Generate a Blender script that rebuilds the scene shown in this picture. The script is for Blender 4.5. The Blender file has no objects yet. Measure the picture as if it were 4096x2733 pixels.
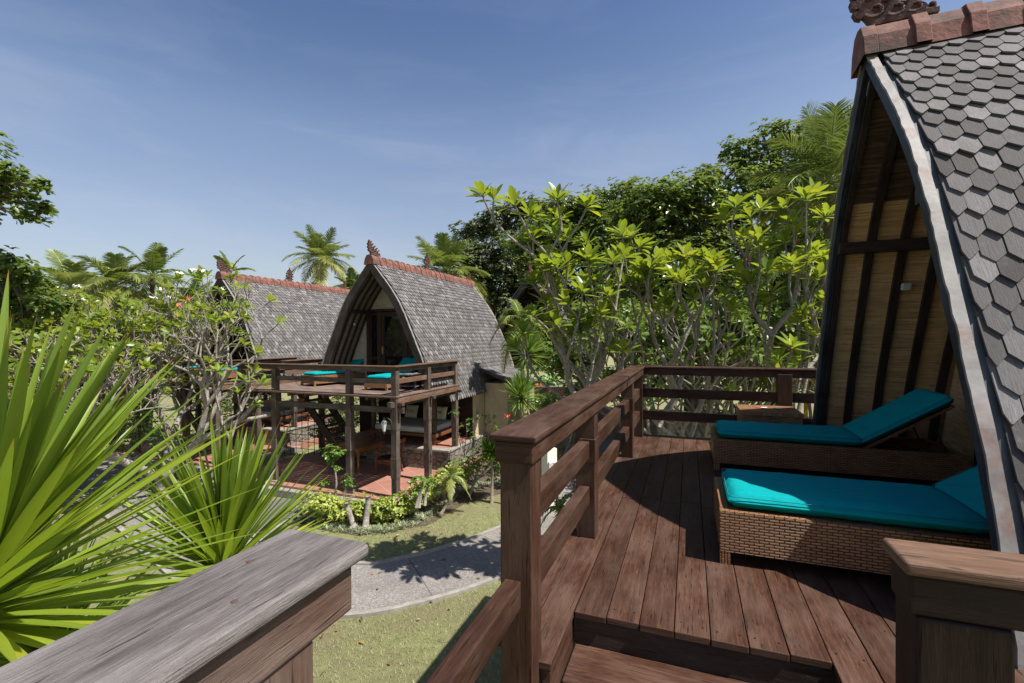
import bpy, math, random
import numpy as np
from mathutils import Vector, Matrix
random.seed(7); RS = np.random.RandomState(11)
S = bpy.context.scene; C = S.collection
R = math.radians; PI = math.pi

# ------------------------------------------------------------------ tagging
def tag(o, label=None, cat=None, group=None, kind=None):
    if label: o['label'] = label
    if cat: o['category'] = cat
    if group: o['group'] = group
    if kind: o['kind'] = kind
    return o
def thing(name, label, cat, loc=(0, 0, 0), rz=0, group=None):
    o = bpy.data.objects.new(name, None); C.objects.link(o)
    o.location = loc; o.rotation_euler = (0, 0, rz); o.empty_display_size = .1
    return tag(o, label, cat, group)
def copy_tree(o, parent=None):
    c = o.copy(); C.objects.link(c); c.parent = parent
    for ch in [k for k in S.objects if k.parent == o]: copy_tree(ch, c)
    return c

# ------------------------------------------------------------------ mesh builder
class MB:
    def __init__(s): s.v = []; s.f = []; s.uv = []; s.r = []
    def poly(s, pts, uvs=None, r=None, faces=None):
        b = len(s.v); s.v.extend([tuple(p) for p in pts])
        if r is None: r = random.random()
        if faces is None: faces = [tuple(range(len(pts)))]
        for fc in faces:
            s.f.append(tuple(b + i for i in fc)); s.r.append(r)
            s.uv.append([uvs[i] if uvs else (pts[i][0] + pts[i][1] * .3, pts[i][2]) for i in fc])
    def box(s, a, b, M=None, g=None, r=None):
        d = [abs(b[i] - a[i]) for i in range(3)]
        if g is None: g = d.index(max(d))
        ou, ov = random.uniform(0, 40), random.uniform(0, 40)
        if r is None: r = random.random()
        base = len(s.v)
        P = [(x, y, z) for z in (a[2], b[2]) for y in (a[1], b[1]) for x in (a[0], b[0])]
        for p in P:
            s.v.append(tuple(M @ Vector(p)) if M else p)
        for fc, ax in (((0, 2, 3, 1), 2), ((4, 5, 7, 6), 2), ((0, 1, 5, 4), 1), ((2, 6, 7, 3), 1), ((0, 4, 6, 2), 0), ((1, 3, 7, 5), 0)):
            s.f.append(tuple(base + i for i in fc)); s.r.append(r)
            o = [k for k in range(3) if k != ax]
            if g in o: gu, gv = g, [k for k in o if k != g][0]
            else: gu, gv = o
            s.uv.append([(P[i][gu] * (1 if gu == g else .3) + ou, P[i][gv] + ov + ax * .37) for i in fc])
    def beam(s, p, q, w, h, up=(0, 0, 1), r=None):
        p = Vector(p); q = Vector(q); x = (q - p); L = x.length; x.normalize()
        u = Vector(up)
        y = u.cross(x)
        if y.length < 1e-4: y = Vector((0, 1, 0)).cross(x)
        y.normalize(); z = x.cross(y)
        M = Matrix((x, y, z)).transposed().to_4x4(); M.translation = p
        s.box((0, -w / 2, -h / 2), (L, w / 2, h / 2), M, 0, r)
    def tube(s, pts, rad, n=7, cap=True, r=None):
        pts = [Vector(p) for p in pts]
        if not hasattr(rad, '__len__'): rad = [rad] * len(pts)
        if r is None: r = random.random()
        base = len(s.v); ref = Vector((.31, .17, .93)); L = 0; Ls = []
        for i, p in enumerate(pts):
            t = (pts[min(i + 1, len(pts) - 1)] - pts[max(i - 1, 0)])
            if t.length < 1e-7: t = Vector((0, 0, 1))
            t.normalize()
            a = t.cross(ref)
            if a.length < .05: a = t.cross(Vector((1, 0, 0)))
            a.normalize(); b = t.cross(a)
            if i: L += (p - pts[i - 1]).length
            Ls.append(L)
            for k in range(n):
                th = 2 * PI * k / n
                s.v.append(tuple(p + (a * math.cos(th) + b * math.sin(th)) * rad[i]))
        for i in range(len(pts) - 1):
            for k in range(n):
                k2 = (k + 1) % n
                s.f.append((base + i * n + k, base + i * n + k2, base + (i + 1) * n + k2, base + (i + 1) * n + k)); s.r.append(r)
                c0 = k / n * .2; c1 = (k + 1) / n * .2
                s.uv.append([(Ls[i], c0), (Ls[i], c1), (Ls[i + 1], c1), (Ls[i + 1], c0)])
        if cap:
            for i, rev in ((0, 1), (len(pts) - 1, 0)):
                idx = [base + i * n + k for k in range(n)]
                if not rev: idx = idx[::-1]
                s.f.append(tuple(idx)); s.r.append(r); s.uv.append([(Ls[i] + .01 * k, 0) for k in range(n)])
    def lathe(s, prof, c=(0, 0, 0), n=12, r=None):
        pts = [(c[0], c[1], c[2] + z) for _, z in prof]
        s.tube(pts, [a for a, _ in prof], n, True, r)
    def prism(s, outline, M, t, r=None):
        """outline (x,z) extruded t along y, centred"""
        n = len(outline); P = [M @ Vector((x, -t / 2, z)) for x, z in outline] + [M @ Vector((x, t / 2, z)) for x, z in outline]
        uv = [(x, z) for x, z in outline] * 2
        fs = [tuple(range(n)), tuple(range(2 * n - 1, n - 1, -1))] + [(i, i + n, (i + 1) % n + n, (i + 1) % n) for i in range(n)]
        s.poly(P, uv, r, fs)
    def build(s, name, mat, parent=None, bevel=0, smooth=False, seg=2):
        me = bpy.data.meshes.new(name); me.from_pydata(s.v, [], s.f); me.materials.append(mat)
        ul = me.uv_layers.new(name='UVMap'); ul.data.foreach_set('uv', [c for f in s.uv for p in f for c in p])
        at = me.attributes.new('rnd', 'FLOAT', 'FACE'); at.data.foreach_set('value', s.r)
        if smooth: me.polygons.foreach_set('use_smooth', [True] * len(me.polygons))
        me.update()
        o = bpy.data.objects.new(name, me); C.objects.link(o); o.parent = parent
        if bevel:
            m = o.modifiers.new('Bevel', 'BEVEL'); m.width = bevel; m.segments = seg; m.limit_method = 'ANGLE'; m.angle_limit = R(50)
        return o

def unit(a): return a / np.maximum(np.linalg.norm(a, axis=-1, keepdims=True), 1e-9)
def leafmesh(name, mat, parent, P, D, N, L, W, st=((0, .1), (.3, .75), (.62, 1), (.86, .7), (1, 0.02)), fold=.25, droop=.15, rnd=None, smooth=True):
    """leaves: base points P, directions D, face normals N, length L, half width W; st = (t, relative width) stations"""
    P = np.asarray(P, float); n = len(P)
    D = unit(np.asarray(D, float)); N = np.asarray(N, float); Sd = unit(np.cross(D, N)); N = unit(np.cross(Sd, D))
    L = np.broadcast_to(np.asarray(L, float), (n,)); W = np.broadcast_to(np.asarray(W, float), (n,))
    droop = np.broadcast_to(np.asarray(droop, float), (n,))
    k = len(st); V = np.zeros((n, k, 3, 3)); UV = np.zeros((k, 3, 2))
    for i, (t, w) in enumerate(st):
        c = P + D * (L * t)[:, None]; c = c.copy(); c[:, 2] -= droop * L * t * t
        hw = (W * w)[:, None]
        V[:, i, 0] = c - Sd * hw + N * hw * fold; V[:, i, 1] = c; V[:, i, 2] = c + Sd * hw + N * hw * fold
        UV[i, 0] = (t, 0); UV[i, 1] = (t, .5); UV[i, 2] = (t, 1)
    fc = []; uvf = []
    for i in range(k - 1):
        for j in (0, 1):
            q = (i * 3 + j, i * 3 + j + 1, (i + 1) * 3 + j + 1, (i + 1) * 3 + j); fc.append(q)
            uvf.append([UV[i, j], UV[i, j + 1], UV[i + 1, j + 1], UV[i + 1, j]])
    fc = np.array(fc); nf = len(fc)
    F = (fc[None] + (np.arange(n) * k * 3)[:, None, None]).reshape(-1)
    me = bpy.data.meshes.new(name)
    me.vertices.add(n * k * 3); me.vertices.foreach_set('co', V.reshape(-1))
    me.loops.add(len(F)); me.loops.foreach_set('vertex_index', F.astype(np.int32))
    me.polygons.add(n * nf); me.polygons.foreach_set('loop_start', (np.arange(n * nf) * 4).astype(np.int32))
    try: me.polygons.foreach_set('loop_total', np.full(n * nf, 4, np.int32))
    except Exception: pass
    ul = me.uv_layers.new(name='UVMap'); ul.data.foreach_set('uv', np.tile(np.array(uvf).reshape(-1), n))
    if rnd is None: rnd = RS.rand(n)
    at = me.attributes.new('rnd', 'FLOAT', 'FACE'); at.data.foreach_set('value', np.repeat(np.asarray(rnd, float), nf))
    me.update(calc_edges=True)
    if smooth: me.polygons.foreach_set('use_smooth', [True] * (n * nf))
    me.materials.append(mat)
    o = bpy.data.objects.new(name, me); C.objects.link(o); o.parent = parent
    return o

# ------------------------------------------------------------------ materials
def nt(name):
    m = bpy.data.materials.new(name); m.use_nodes = True; t = m.node_tree
    for n in list(t.nodes): t.nodes.remove(n)
    out = t.nodes.new('ShaderNodeOutputMaterial'); b = t.nodes.new('ShaderNodeBsdfPrincipled')
    t.links.new(b.outputs[0], out.inputs[0]); return m, t, b, out
class G:
    def __init__(s, t): s.t = t
    def n(s, typ, **k):
        o = s.t.nodes.new('ShaderNode' + typ)
        for a, v in k.items(): setattr(o, a, v)
        return o
    def l(s, a, b): s.t.links.new(a, b)
    def uv(s): return s.n('UVMap').outputs[0]
    def obj(s): return s.n('TexCoord').outputs['Object']
    def gen(s): return s.n('NewGeometry').outputs['Position']
    def mp(s, v, sc, rot=(0, 0, 0), loc=(0, 0, 0)):
        m = s.n('Mapping'); s.l(v, m.inputs[0]); m.inputs['Scale'].default_value = sc; m.inputs['Rotation'].default_value = rot; m.inputs['Location'].default_value = loc
        return m.outputs[0]
    def noise(s, v, sc=5, det=4, rough=.55, dist=0):
        o = s.n('TexNoise'); s.l(v, o.inputs['Vector']); o.inputs['Scale'].default_value = sc; o.inputs['Detail'].default_value = det; o.inputs['Roughness'].default_value = rough; o.inputs['Distortion'].default_value = dist
        return o.outputs[0]
    def ramp(s, f, st):
        o = s.n('ValToRGB'); s.l(f, o.inputs[0]); e = o.color_ramp.elements
        while len(e) < len(st): e.new(.5)
        for i, (p, c) in enumerate(st): e[i].position = p; e[i].color = (*c, 1) if len(c) == 3 else c
        return o.outputs[0]
    def val(s, f, a, b, lo=0, hi=1):
        o = s.n('MapRange'); s.l(f, o.inputs[0])
        for i, x in enumerate((a, b, lo, hi)): o.inputs[i + 1].default_value = x
        return o.outputs[0]
    def mix(s, f, a, b, mode='MIX'):
        o = s.n('Mix', data_type='RGBA', blend_type=mode)
        for i, x in ((0, f), (6, a), (7, b)):
            if isinstance(x, (int, float)): o.inputs[i].default_value = x
            elif isinstance(x, tuple): o.inputs[i].default_value = (*x, 1)
            else: s.l(x, o.inputs[i])
        return o.outputs[2]
    def math(s, op, a, b=0.):
        o = s.n('Math', operation=op)
        for i, x in ((0, a), (1, b)):
            if isinstance(x, (int, float)): o.inputs[i].default_value = x
            else: s.l(x, o.inputs[i])
        return o.outputs[0]
    def rnd(s):
        o = s.n('Attribute'); o.attribute_name = 'rnd'; return o.outputs['Fac']
    def sep(s, v):
        o = s.n('SeparateXYZ'); s.l(v, o.inputs[0]); return o.outputs
    def bump(s, b, h, st=.3, d=.01):
        o = s.n('Bump'); s.l(h, o.inputs['Height']); o.inputs['Strength'].default_value = st; o.inputs['Distance'].default_value = d; s.l(o.outputs[0], b.inputs['Normal'])

def wood(name, dark, mid, light, grey=None, greyamt=.3, rough=(.5, .75), crack=.75, bump=.35, grain=1.0):
    m, t, b, out = nt(name); g = G(t); uv = g.uv()
    n1 = g.noise(g.mp(uv, (2.6 * grain, 34 * grain, 1)), 1, 9, .7, .22)
    n2 = g.noise(g.mp(uv, (16 * grain, 230 * grain, 1)), 1, 5, .7)
    n3 = g.noise(g.mp(uv, (2.2, 5, 1)), 1, 4, .6)
    col = g.ramp(n1, ((.3, dark), (.5, mid), (.7, light)))
    col = g.mix(g.val(n2, .38, .66, .0, .7), col, dark)
    if grey: col = g.mix(g.math('MULTIPLY', g.val(n3, .42, .66), greyamt), col, grey)
    col = g.mix(g.val(g.rnd(), 0, 1, 0, .42), col, dark)
    bl = g.noise(g.mp(uv, (1.1, 2.6, 1), loc=(3, 9, 0)), 1.6, 5, .65)
    col = g.mix(g.val(bl, .52, .72, 0, .45), col, tuple(x * .6 for x in dark))
    cr = g.noise(g.mp(uv, (7, 95, 1), loc=(7, 1, 0)), 1, 2, .5, .3)
    ck = g.val(cr, .63, .7, 0, crack * .8)
    col = g.mix(ck, col, tuple(x * .25 for x in dark))
    wh = g.noise(g.mp(uv, (9, 60, 1), loc=(1, 5, 0)), 1, 2, .5)
    if grey: col = g.mix(g.val(wh, .7, .78, 0, .3), col, tuple(min(1, x * 1.5) for x in grey))
    g.l(col, b.inputs['Base Color']); g.l(g.val(n3, .3, .7, *rough), b.inputs['Roughness'])
    b.inputs['Specular IOR Level'].default_value = .22
    h = g.math('SUBTRACT', g.math('ADD', n2, g.math('MULTIPLY', n1, .8)), g.math('MULTIPLY', ck, 1.5))
    g.bump(b, h, min(1, bump * 1.9), .004)
    return m
M = {}
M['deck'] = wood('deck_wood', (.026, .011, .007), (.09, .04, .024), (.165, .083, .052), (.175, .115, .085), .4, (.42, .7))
M['rail'] = wood('rail_wood', (.024, .01, .006), (.072, .031, .018), (.125, .062, .04), (.135, .088, .064), .5, (.45, .7))
M['grey'] = wood('grey_wood', (.07, .06, .056), (.165, .145, .138), (.27, .243, .232), (.38, .35, .34), .55, (.55, .8), .6, .5, 1.15)
M['brownside'] = wood('weathered_side_wood', (.06, .034, .024), (.14, .085, .062), (.21, .14, .108), (.26, .2, .18), .6, (.5, .75))
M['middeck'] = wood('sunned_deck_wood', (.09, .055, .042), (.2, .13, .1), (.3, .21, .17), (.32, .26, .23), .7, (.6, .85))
M['midpost'] = wood('weathered_post_wood', (.045, .031, .024), (.105, .076, .06), (.17, .128, .105), (.23, .19, .165), .6, (.55, .8))
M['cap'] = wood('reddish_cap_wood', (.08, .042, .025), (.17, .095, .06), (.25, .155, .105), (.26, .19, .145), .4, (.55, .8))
M['hutwood'] = wood('dark_hut_wood', (.022, .014, .011), (.045, .029, .023), (.075, .05, .04), (.09, .08, .078), .4, (.4, .65))
M['barge'] = wood('bargeboard_wood', (.035, .025, .02), (.075, .056, .045), (.115, .09, .074), (.14, .12, .1), .5, (.55, .8))
M['bargeblue'] = wood('painted_bargeboard_wood', (.012, .014, .018), (.03, .036, .046), (.055, .07, .09), (.1, .125, .15), .5, (.4, .65))
M['darkrail'] = wood('dark_shaded_wood', (.012, .006, .005), (.03, .016, .011), (.055, .032, .023), (.07, .045, .035), .3, (.45, .7))  # near-black tone carries the shade on rail post, rail beam and hut panels
M['teak'] = wood('teak', (.16, .065, .02), (.3, .14, .05), (.42, .22, .09), None, 0, (.3, .5), .2, .15)
M['redwood'] = wood('reddish_chair_wood', (.1, .035, .015), (.2, .08, .035), (.28, .12, .06), None, 0, (.35, .55), .2, .15)
M['door'] = wood('door_wood', (.03, .016, .011), (.065, .036, .026), (.1, .06, .045), None, 0, (.35, .55), .2, .15)

def shingle_mat(nm='weathered_shingle', cols=((0, (.1, .094, .092)), (.3, (.14, .131, .129)), (.65, (.18, .168, .164)), (.9, (.225, .212, .208)), (1, (.31, .297, .292)))):
    m, t, b, out = nt(nm); g = G(t); uv = g.uv(); r = g.rnd()
    n1 = g.noise(g.mp(uv, (12, 120, 1)), 1, 7, .7, .25)
    n3 = g.noise(uv, 3.1, 4, .6)
    base = g.ramp(r, cols)
    col = g.mix(g.val(n1, .3, .72, .0, .6), base, (.06, .056, .054))
    col = g.mix(g.val(n3, .5, .75, 0, .5), col, (.1, .085, .07))
    col = g.mix(g.val(g.noise(uv, 9, 4, .7), .6, .8, 0, .35), col, (.33, .32, .3))
    g.l(col, b.inputs['Base Color']); b.inputs['Roughness'].default_value = .8; b.inputs['Specular IOR Level'].default_value = .25
    g.bump(b, n1, .6, .006); return m
M['shingle'] = shingle_mat()
M['shingle2'] = shingle_mat('split_shingle', ((0, (.065, .06, .06)), (.25, (.1, .094, .094)), (.55, (.14, .131, .131)), (.82, (.18, .17, .17)), (1, (.28, .265, .265))))

def noisy(name, cols, sc=6, det=6, rough=.85, bumpd=.01, bs=.4, coord='obj', dirt=None, dsc=1.5):
    m, t, b, out = nt(name); g = G(t); v = g.obj() if coord == 'obj' else (g.gen() if coord == 'gen' else g.uv())
    n1 = g.noise(v, sc, det, .65)
    k = len(cols); col = g.ramp(n1, [(.28 + .46 * i / max(1, k - 1), c) for i, c in enumerate(cols)])
    if dirt:
        n2 = g.noise(v, dsc, 6, .7, .4); col = g.mix(g.val(n2, .5, .68, 0, .85), col, dirt)
    g.l(col, b.inputs['Base Color']); b.inputs['Roughness'].default_value = rough
    g.bump(b, g.noise(v, sc * 4, 4, .6), bs, bumpd); return m
M['terracotta'] = noisy('terracotta', ((.09, .034, .024), (.2, .08, .058), (.3, .14, .108)), 7, 6, .85, .01, .5, 'obj', (.05, .043, .034), 2.4)
M['terra_clean'] = noisy('terracotta_tile', ((.22, .085, .06), (.34, .14, .1), (.42, .2, .15)), 8, 6, .85, .01, .5, 'obj', (.12, .07, .055), 2.2)
M['carved'] = noisy('carved_terracotta', ((.035, .016, .012), (.09, .042, .033), (.18, .1, .082)), 14, 5, .8, .006, .5)
M['flash'] = noisy('rusty_flashing', ((.15, .14, .13), (.25, .235, .22), (.33, .315, .3)), 5, 5, .55, .004, .3, 'obj', (.2, .085, .05), 2.6)
M['flashdark'] = noisy('grey_flashing', ((.045, .055, .058), (.075, .09, .095)), 6, 4, .5, .004, .2)
M['plaster'] = noisy('yellow_plaster', ((.5, .4, .24), (.62, .51, .33)), 3, 6, .9, .004, .3, 'obj', (.42, .33, .2), 1.2)
M['white'] = noisy('white_paint', ((.72, .68, .58), (.82, .78, .69)), 4, 5, .7, .002, .2)
M['stone'] = noisy('mossy_stone', ((.05, .045, .038), (.16, .145, .12), (.27, .25, .21)), 6, 8, .9, .02, .8)
M['kerb'] = noisy('kerb_stone', ((.2, .18, .155), (.36, .335, .3)), 9, 6, .9, .005, .5)
M['oldwall'] = noisy('stained_concrete', ((.07, .065, .055), (.22, .2, .17), (.42, .38, .33)), 2.4, 8, .9, .01, .5)
M['brass'] = nt('brass')[0]; _b = M['brass'].node_tree.nodes['Principled BSDF']; _b.inputs['Base Color'].default_value = (.6, .42, .15, 1); _b.inputs['Metallic'].default_value = 1; _b.inputs['Roughness'].default_value = .35
def flat(name, c, rough=.5, **k):
    m, t, b, out = nt(name); g = G(t)
    n = g.noise(g.obj(), 14, 3); g.l(g.mix(g.val(n, .3, .7, 0, .25), c, tuple(x * .7 for x in c)), b.inputs['Base Color']); b.inputs['Roughness'].default_value = rough
    for a, v in k.items(): b.inputs[a].default_value = v
    return m
M['rust'] = flat('rusty_screw', (.09, .055, .042), .7)
M['black'] = flat('black_print', (.012, .012, .013), .6)
M['plasticw'] = flat('white_plastic', (.6, .58, .53), .4)
M['glass'] = flat('dark_door_glass', (.008, .009, .009), .06)
M['lampglass'] = flat('lantern_glass', (.55, .62, .6), .15)
M['lampmetal'] = flat('lantern_metal', (.1, .09, .08), .45)
M['cream'] = flat('cream_linen', (.62, .58, .47), .9)
M['mattress'] = flat('pale_mattress', (.55, .57, .56), .9)
M['yellow'] = flat('yellow_sign_paint', (.5, .3, .03), .6)
M['pearl'] = flat('white_petal', (.85, .82, .72), .6)
M['yolk'] = flat('yellow_petal_throat', (.85, .5, .05), .6)
M['pink'] = flat('pink_petal', (.7, .06, .12), .6)
M['red'] = flat('red_petal', (.75, .07, .03), .6)

def fabric():
    m, t, b, out = nt('teal_canvas'); g = G(t); v = g.obj()
    n = g.noise(v, 2.2, 3); w = g.noise(v, 420, 2)
    col = g.mix(g.val(n, .3, .7, 0, .3), (.0, .32, .33), (.0, .27, .3))
    g.l(col, b.inputs['Base Color']); b.inputs['Roughness'].default_value = .85
    b.inputs['Specular IOR Level'].default_value = .12
    h = g.math('ADD', g.math('MULTIPLY', w, .12), g.math('MULTIPLY', g.noise(g.mp(v, (1, 2.4, 1)), 5, 5, .6, .6), 1.3)); g.bump(b, h, .7, .02); return m
M['teal'] = fabric()
M['tealdark'] = flat('teal_piping', (.0, .2, .215), .8)
def wicker():
    m, t, b, out = nt('wicker_weave'); g = G(t); uv = g.uv()
    br = g.n('TexBrick'); g.l(uv, br.inputs['Vector']); br.offset = .5
    for k, v in (('Scale', 1), ('Mortar Size', .0048), ('Mortar Smooth', .9), ('Bias', 0), ('Brick Width', .052), ('Row Height', .0165)): br.inputs[k].default_value = v
    br.inputs['Color1'].default_value = (.5, .245, .1, 1); br.inputs['Color2'].default_value = (.3, .14, .055, 1); br.inputs['Mortar'].default_value = (.03, .013, .006, 1)
    wv = g.n('TexWave', wave_type='BANDS', bands_direction='X'); g.l(g.mp(uv, (1, 1, 1)), wv.inputs[0]); wv.inputs['Scale'].default_value = 1 / .038 / 2 * PI / 10 * 2
    n = g.noise(g.mp(uv, (30, 160, 1)), 1, 3)
    col = g.mix(g.val(n, .3, .7, 0, .3), br.outputs[0], (.12, .05, .022))
    col = g.mix(g.val(g.noise(uv, 4, 3), .4, .7, 0, .3), col, (.42, .25, .13))
    g.l(col, b.inputs['Base Color']); b.inputs['Roughness'].default_value = .38
    inv = g.math('SUBTRACT', 1., br.outputs[1])
    g.bump(b, inv, .9, .006); return m
M['wicker'] = wicker()
def bamboo(name, a, c, dk, rowsc=150):
    m, t, b, out = nt(name); g = G(t); uv = g.uv()
    n1 = g.noise(g.mp(uv, (2.2, rowsc, 1)), 1, 4, .6, .1); n2 = g.noise(g.mp(uv, (1.2, 9, 1)), 1, 4); n3 = g.noise(g.mp(uv, (14, rowsc * 1.3, 1)), 1, 2)
    col = g.ramp(n1, ((.3, dk), (.46, a), (.7, c)))
    col = g.mix(g.val(n2, .45, .7, 0, .45), col, dk); col = g.mix(g.val(n3, .58, .7, 0, .6), col, tuple(x * .5 for x in dk))
    g.l(col, b.inputs['Base Color']); b.inputs['Roughness'].default_value = .6; g.bump(b, n1, .8, .006); return m
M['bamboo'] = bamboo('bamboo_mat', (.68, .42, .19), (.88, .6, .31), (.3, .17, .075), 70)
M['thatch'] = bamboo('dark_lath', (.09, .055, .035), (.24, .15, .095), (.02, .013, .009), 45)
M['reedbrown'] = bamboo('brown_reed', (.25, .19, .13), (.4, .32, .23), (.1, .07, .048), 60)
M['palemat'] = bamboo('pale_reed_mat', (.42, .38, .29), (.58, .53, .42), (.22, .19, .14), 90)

def tilefloor():
    m, t, b, out = nt('terracotta_floor'); g = G(t); v = g.mp(g.obj(), (1, 1, 1), (0, 0, .62))
    br = g.n('TexBrick'); g.l(v, br.inputs['Vector']); br.offset = 0
    for k, x in (('Scale', 1), ('Mortar Size', .006), ('Mortar Smooth', .2), ('Bias', 0), ('Brick Width', .4), ('Row Height', .4)): br.inputs[k].default_value = x
    br.inputs['Color1'].default_value = (.38, .185, .135, 1); br.inputs['Color2'].default_value = (.33, .155, .112, 1); br.inputs['Mortar'].default_value = (.48, .34, .28, 1)
    n = g.noise(g.obj(), 2.5, 6, .65)
    g.l(g.mix(g.val(n, .4, .75, 0, .4), br.outputs[0], (.3, .11, .08)), b.inputs['Base Color']); b.inputs['Roughness'].default_value = .55; return m
M['tile'] = tilefloor()
def blockstone():
    m, t, b, out = nt('stone_blocks'); g = G(t); v = g.uv()
    vo = g.n('TexVoronoi', feature='DISTANCE_TO_EDGE'); g.l(g.mp(v, (5, 7, 1)), vo.inputs[0]); vo.inputs['Scale'].default_value = 1
    vc = g.n('TexVoronoi'); g.l(g.mp(v, (5, 7, 1)), vc.inputs[0]); vc.inputs['Scale'].default_value = 1
    n = g.noise(v, 14, 6, .7)
    col = g.ramp(n, ((.3, (.09, .075, .06)), (.55, (.22, .19, .15)), (.75, (.4, .36, .3))))
    col = g.mix(.35, col, g.ramp(vc.outputs['Color'], ((0, (.1, .08, .06)), (1, (.36, .32, .26)))))
    e = g.val(vo.outputs[0], 0, .08)
    col = g.mix(e, (.05, .045, .035), col); g.l(col, b.inputs['Base Color']); b.inputs['Roughness'].default_value = .9
    g.bump(b, g.math('ADD', e, g.math('MULTIPLY', n, .4)), .8, .02); return m
M['blocks'] = blockstone()

def leafm(name, cols, trans, tamt=.35, rough=.4, stripes=False, spec=.5):
    m, t, b, out = nt(name); g = G(t); r = g.rnd()
    k = len(cols); col = g.ramp(r, [(i / (k - 1), c) for i, c in enumerate(cols)])
    n = g.noise(g.obj(), 1.3, 3); col = g.mix(g.val(n, .35, .65, 0, .3), col, cols[0])
    if stripes:
        uv = g.uv(); s = g.sep(uv)
        nn = g.noise(g.mp(uv, (1.2, 26, 1)), 1, 2); col = g.mix(g.val(nn, .35, .7, 0, .35), col, cols[-1] if stripes == 1 else (.2, .3, .06))
        if stripes == 1:
            tip = g.val(s[0], .93, .995, 0, .9); col = g.mix(tip, col, (.35, .13, .03))
        else:
            mid = g.val(g.math('ABSOLUTE', g.math('SUBTRACT', s[1], .5)), .0, .05, .5, 0); col = g.mix(mid, col, (.3, .38, .1))
            vein = g.n('TexWave', bands_direction='X'); g.l(g.mp(uv, (1, .35, 1)), vein.inputs[0]); vein.inputs['Scale'].default_value = 4.5; col = g.mix(g.val(vein.outputs[0], .75, 1, 0, .22), col, (.28, .36, .08))
    g.l(col, b.inputs['Base Color']); b.inputs['Roughness'].default_value = rough; b.inputs['Specular IOR Level'].default_value = spec
    tr = g.n('BsdfTranslucent'); g.l(g.mix(.55, col, trans), tr.inputs[0])
    mx = g.n('MixShader'); mx.inputs[0].default_value = tamt; g.l(b.outputs[0], mx.inputs[1]); g.l(tr.outputs[0], mx.inputs[2]); g.l(mx.outputs[0], out.inputs[0])
    return m
M['plum'] = leafm('plumeria_leaf', ((.06, .12, .015), (.12, .2, .02), (.2, .29, .025), (.3, .35, .03), (.46, .33, .025)), (.55, .62, .03), .42, .36, 2)
M['plumdark'] = leafm('plumeria_back_leaf', ((.06, .12, .025), (.12, .19, .035), (.19, .25, .045), (.3, .31, .05)), (.35, .48, .05), .35, .4)
M['almond'] = leafm('almond_leaf', ((.045, .08, .02), (.09, .145, .032), (.15, .21, .05), (.25, .3, .08)), (.36, .46, .06), .42, .28)
M['fine'] = leafm('fine_leaf', ((.065, .085, .035), (.11, .14, .05), (.17, .2, .08), (.25, .27, .13)), (.2, .28, .06), .25, .5)
M['palm'] = leafm('palm_leaflet', ((.06, .1, .025), (.13, .18, .035), (.24, .27, .06), (.42, .38, .12)), (.4, .5, .08), .3, .4)
M['palmy'] = leafm('dry_palm_leaflet', ((.12, .13, .02), (.25, .24, .03), (.4, .34, .05), (.45, .36, .12)), (.6, .5, .08), .3, .45)
M['yucca'] = leafm('sword_leaf', ((.04, .115, .018), (.085, .185, .025), (.15, .26, .03), (.29, .37, .04), (.52, .44, .04)), (.5, .7, .03), .38, .36, 1)
M['drac'] = leafm('dracaena_leaf', ((.06, .15, .02), (.11, .22, .03), (.2, .3, .05), (.45, .45, .12)), (.4, .5, .08), .3, .35)
M['varieg'] = leafm('variegated_leaf', ((.1, .2, .02), (.24, .33, .04), (.48, .5, .1), (.62, .6, .2)), (.6, .65, .15), .25, .45)
M['hedge'] = leafm('hedge_leaf', ((.035, .1, .012), (.08, .18, .02), (.15, .27, .035), (.24, .33, .05)), (.35, .5, .05), .28, .4)
M['spider'] = leafm('striped_grass_leaf', ((.1, .14, .06), (.22, .26, .13), (.42, .44, .28), (.5, .5, .36)), (.5, .55, .3), .2, .5)
M['orange'] = leafm('autumn_leaf', ((.3, .03, .01), (.5, .1, .02), (.6, .25, .03)), (.7, .3, .05), .3, .45)
def bark(name, a, b_, c):
    m, t, b, out = nt(name); g = G(t); uv = g.uv()
    n = g.noise(g.mp(uv, (18, 30, 1)), 1, 6, .65); n2 = g.noise(g.obj(), 7, 5, .6)
    rg = g.n('TexWave', bands_direction='X'); g.l(uv, rg.inputs[0]); rg.inputs['Scale'].default_value = 6; rg.inputs['Distortion'].default_value = 2
    col = g.ramp(n, ((.3, a), (.5, b_), (.72, c))); col = g.mix(g.val(n2, .45, .7, 0, .5), col, a)
    g.l(col, b.inputs['Base Color']); b.inputs['Roughness'].default_value = .85
    g.bump(b, g.math('ADD', n, g.math('MULTIPLY', rg.outputs[0], .25)), .5, .01); return m
M['bark'] = bark('plumeria_bark', (.13, .115, .095), (.27, .24, .205), (.42, .385, .34))
M['barkdk'] = bark('dark_bark', (.03, .024, .018), (.08, .065, .05), (.15, .13, .1))
M['palmtrunk'] = bark('palm_trunk', (.1, .085, .06), (.22, .19, .14), (.34, .3, .24))
M['crownshaft'] = flat('green_crownshaft', (.2, .27, .09), .45)

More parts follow.
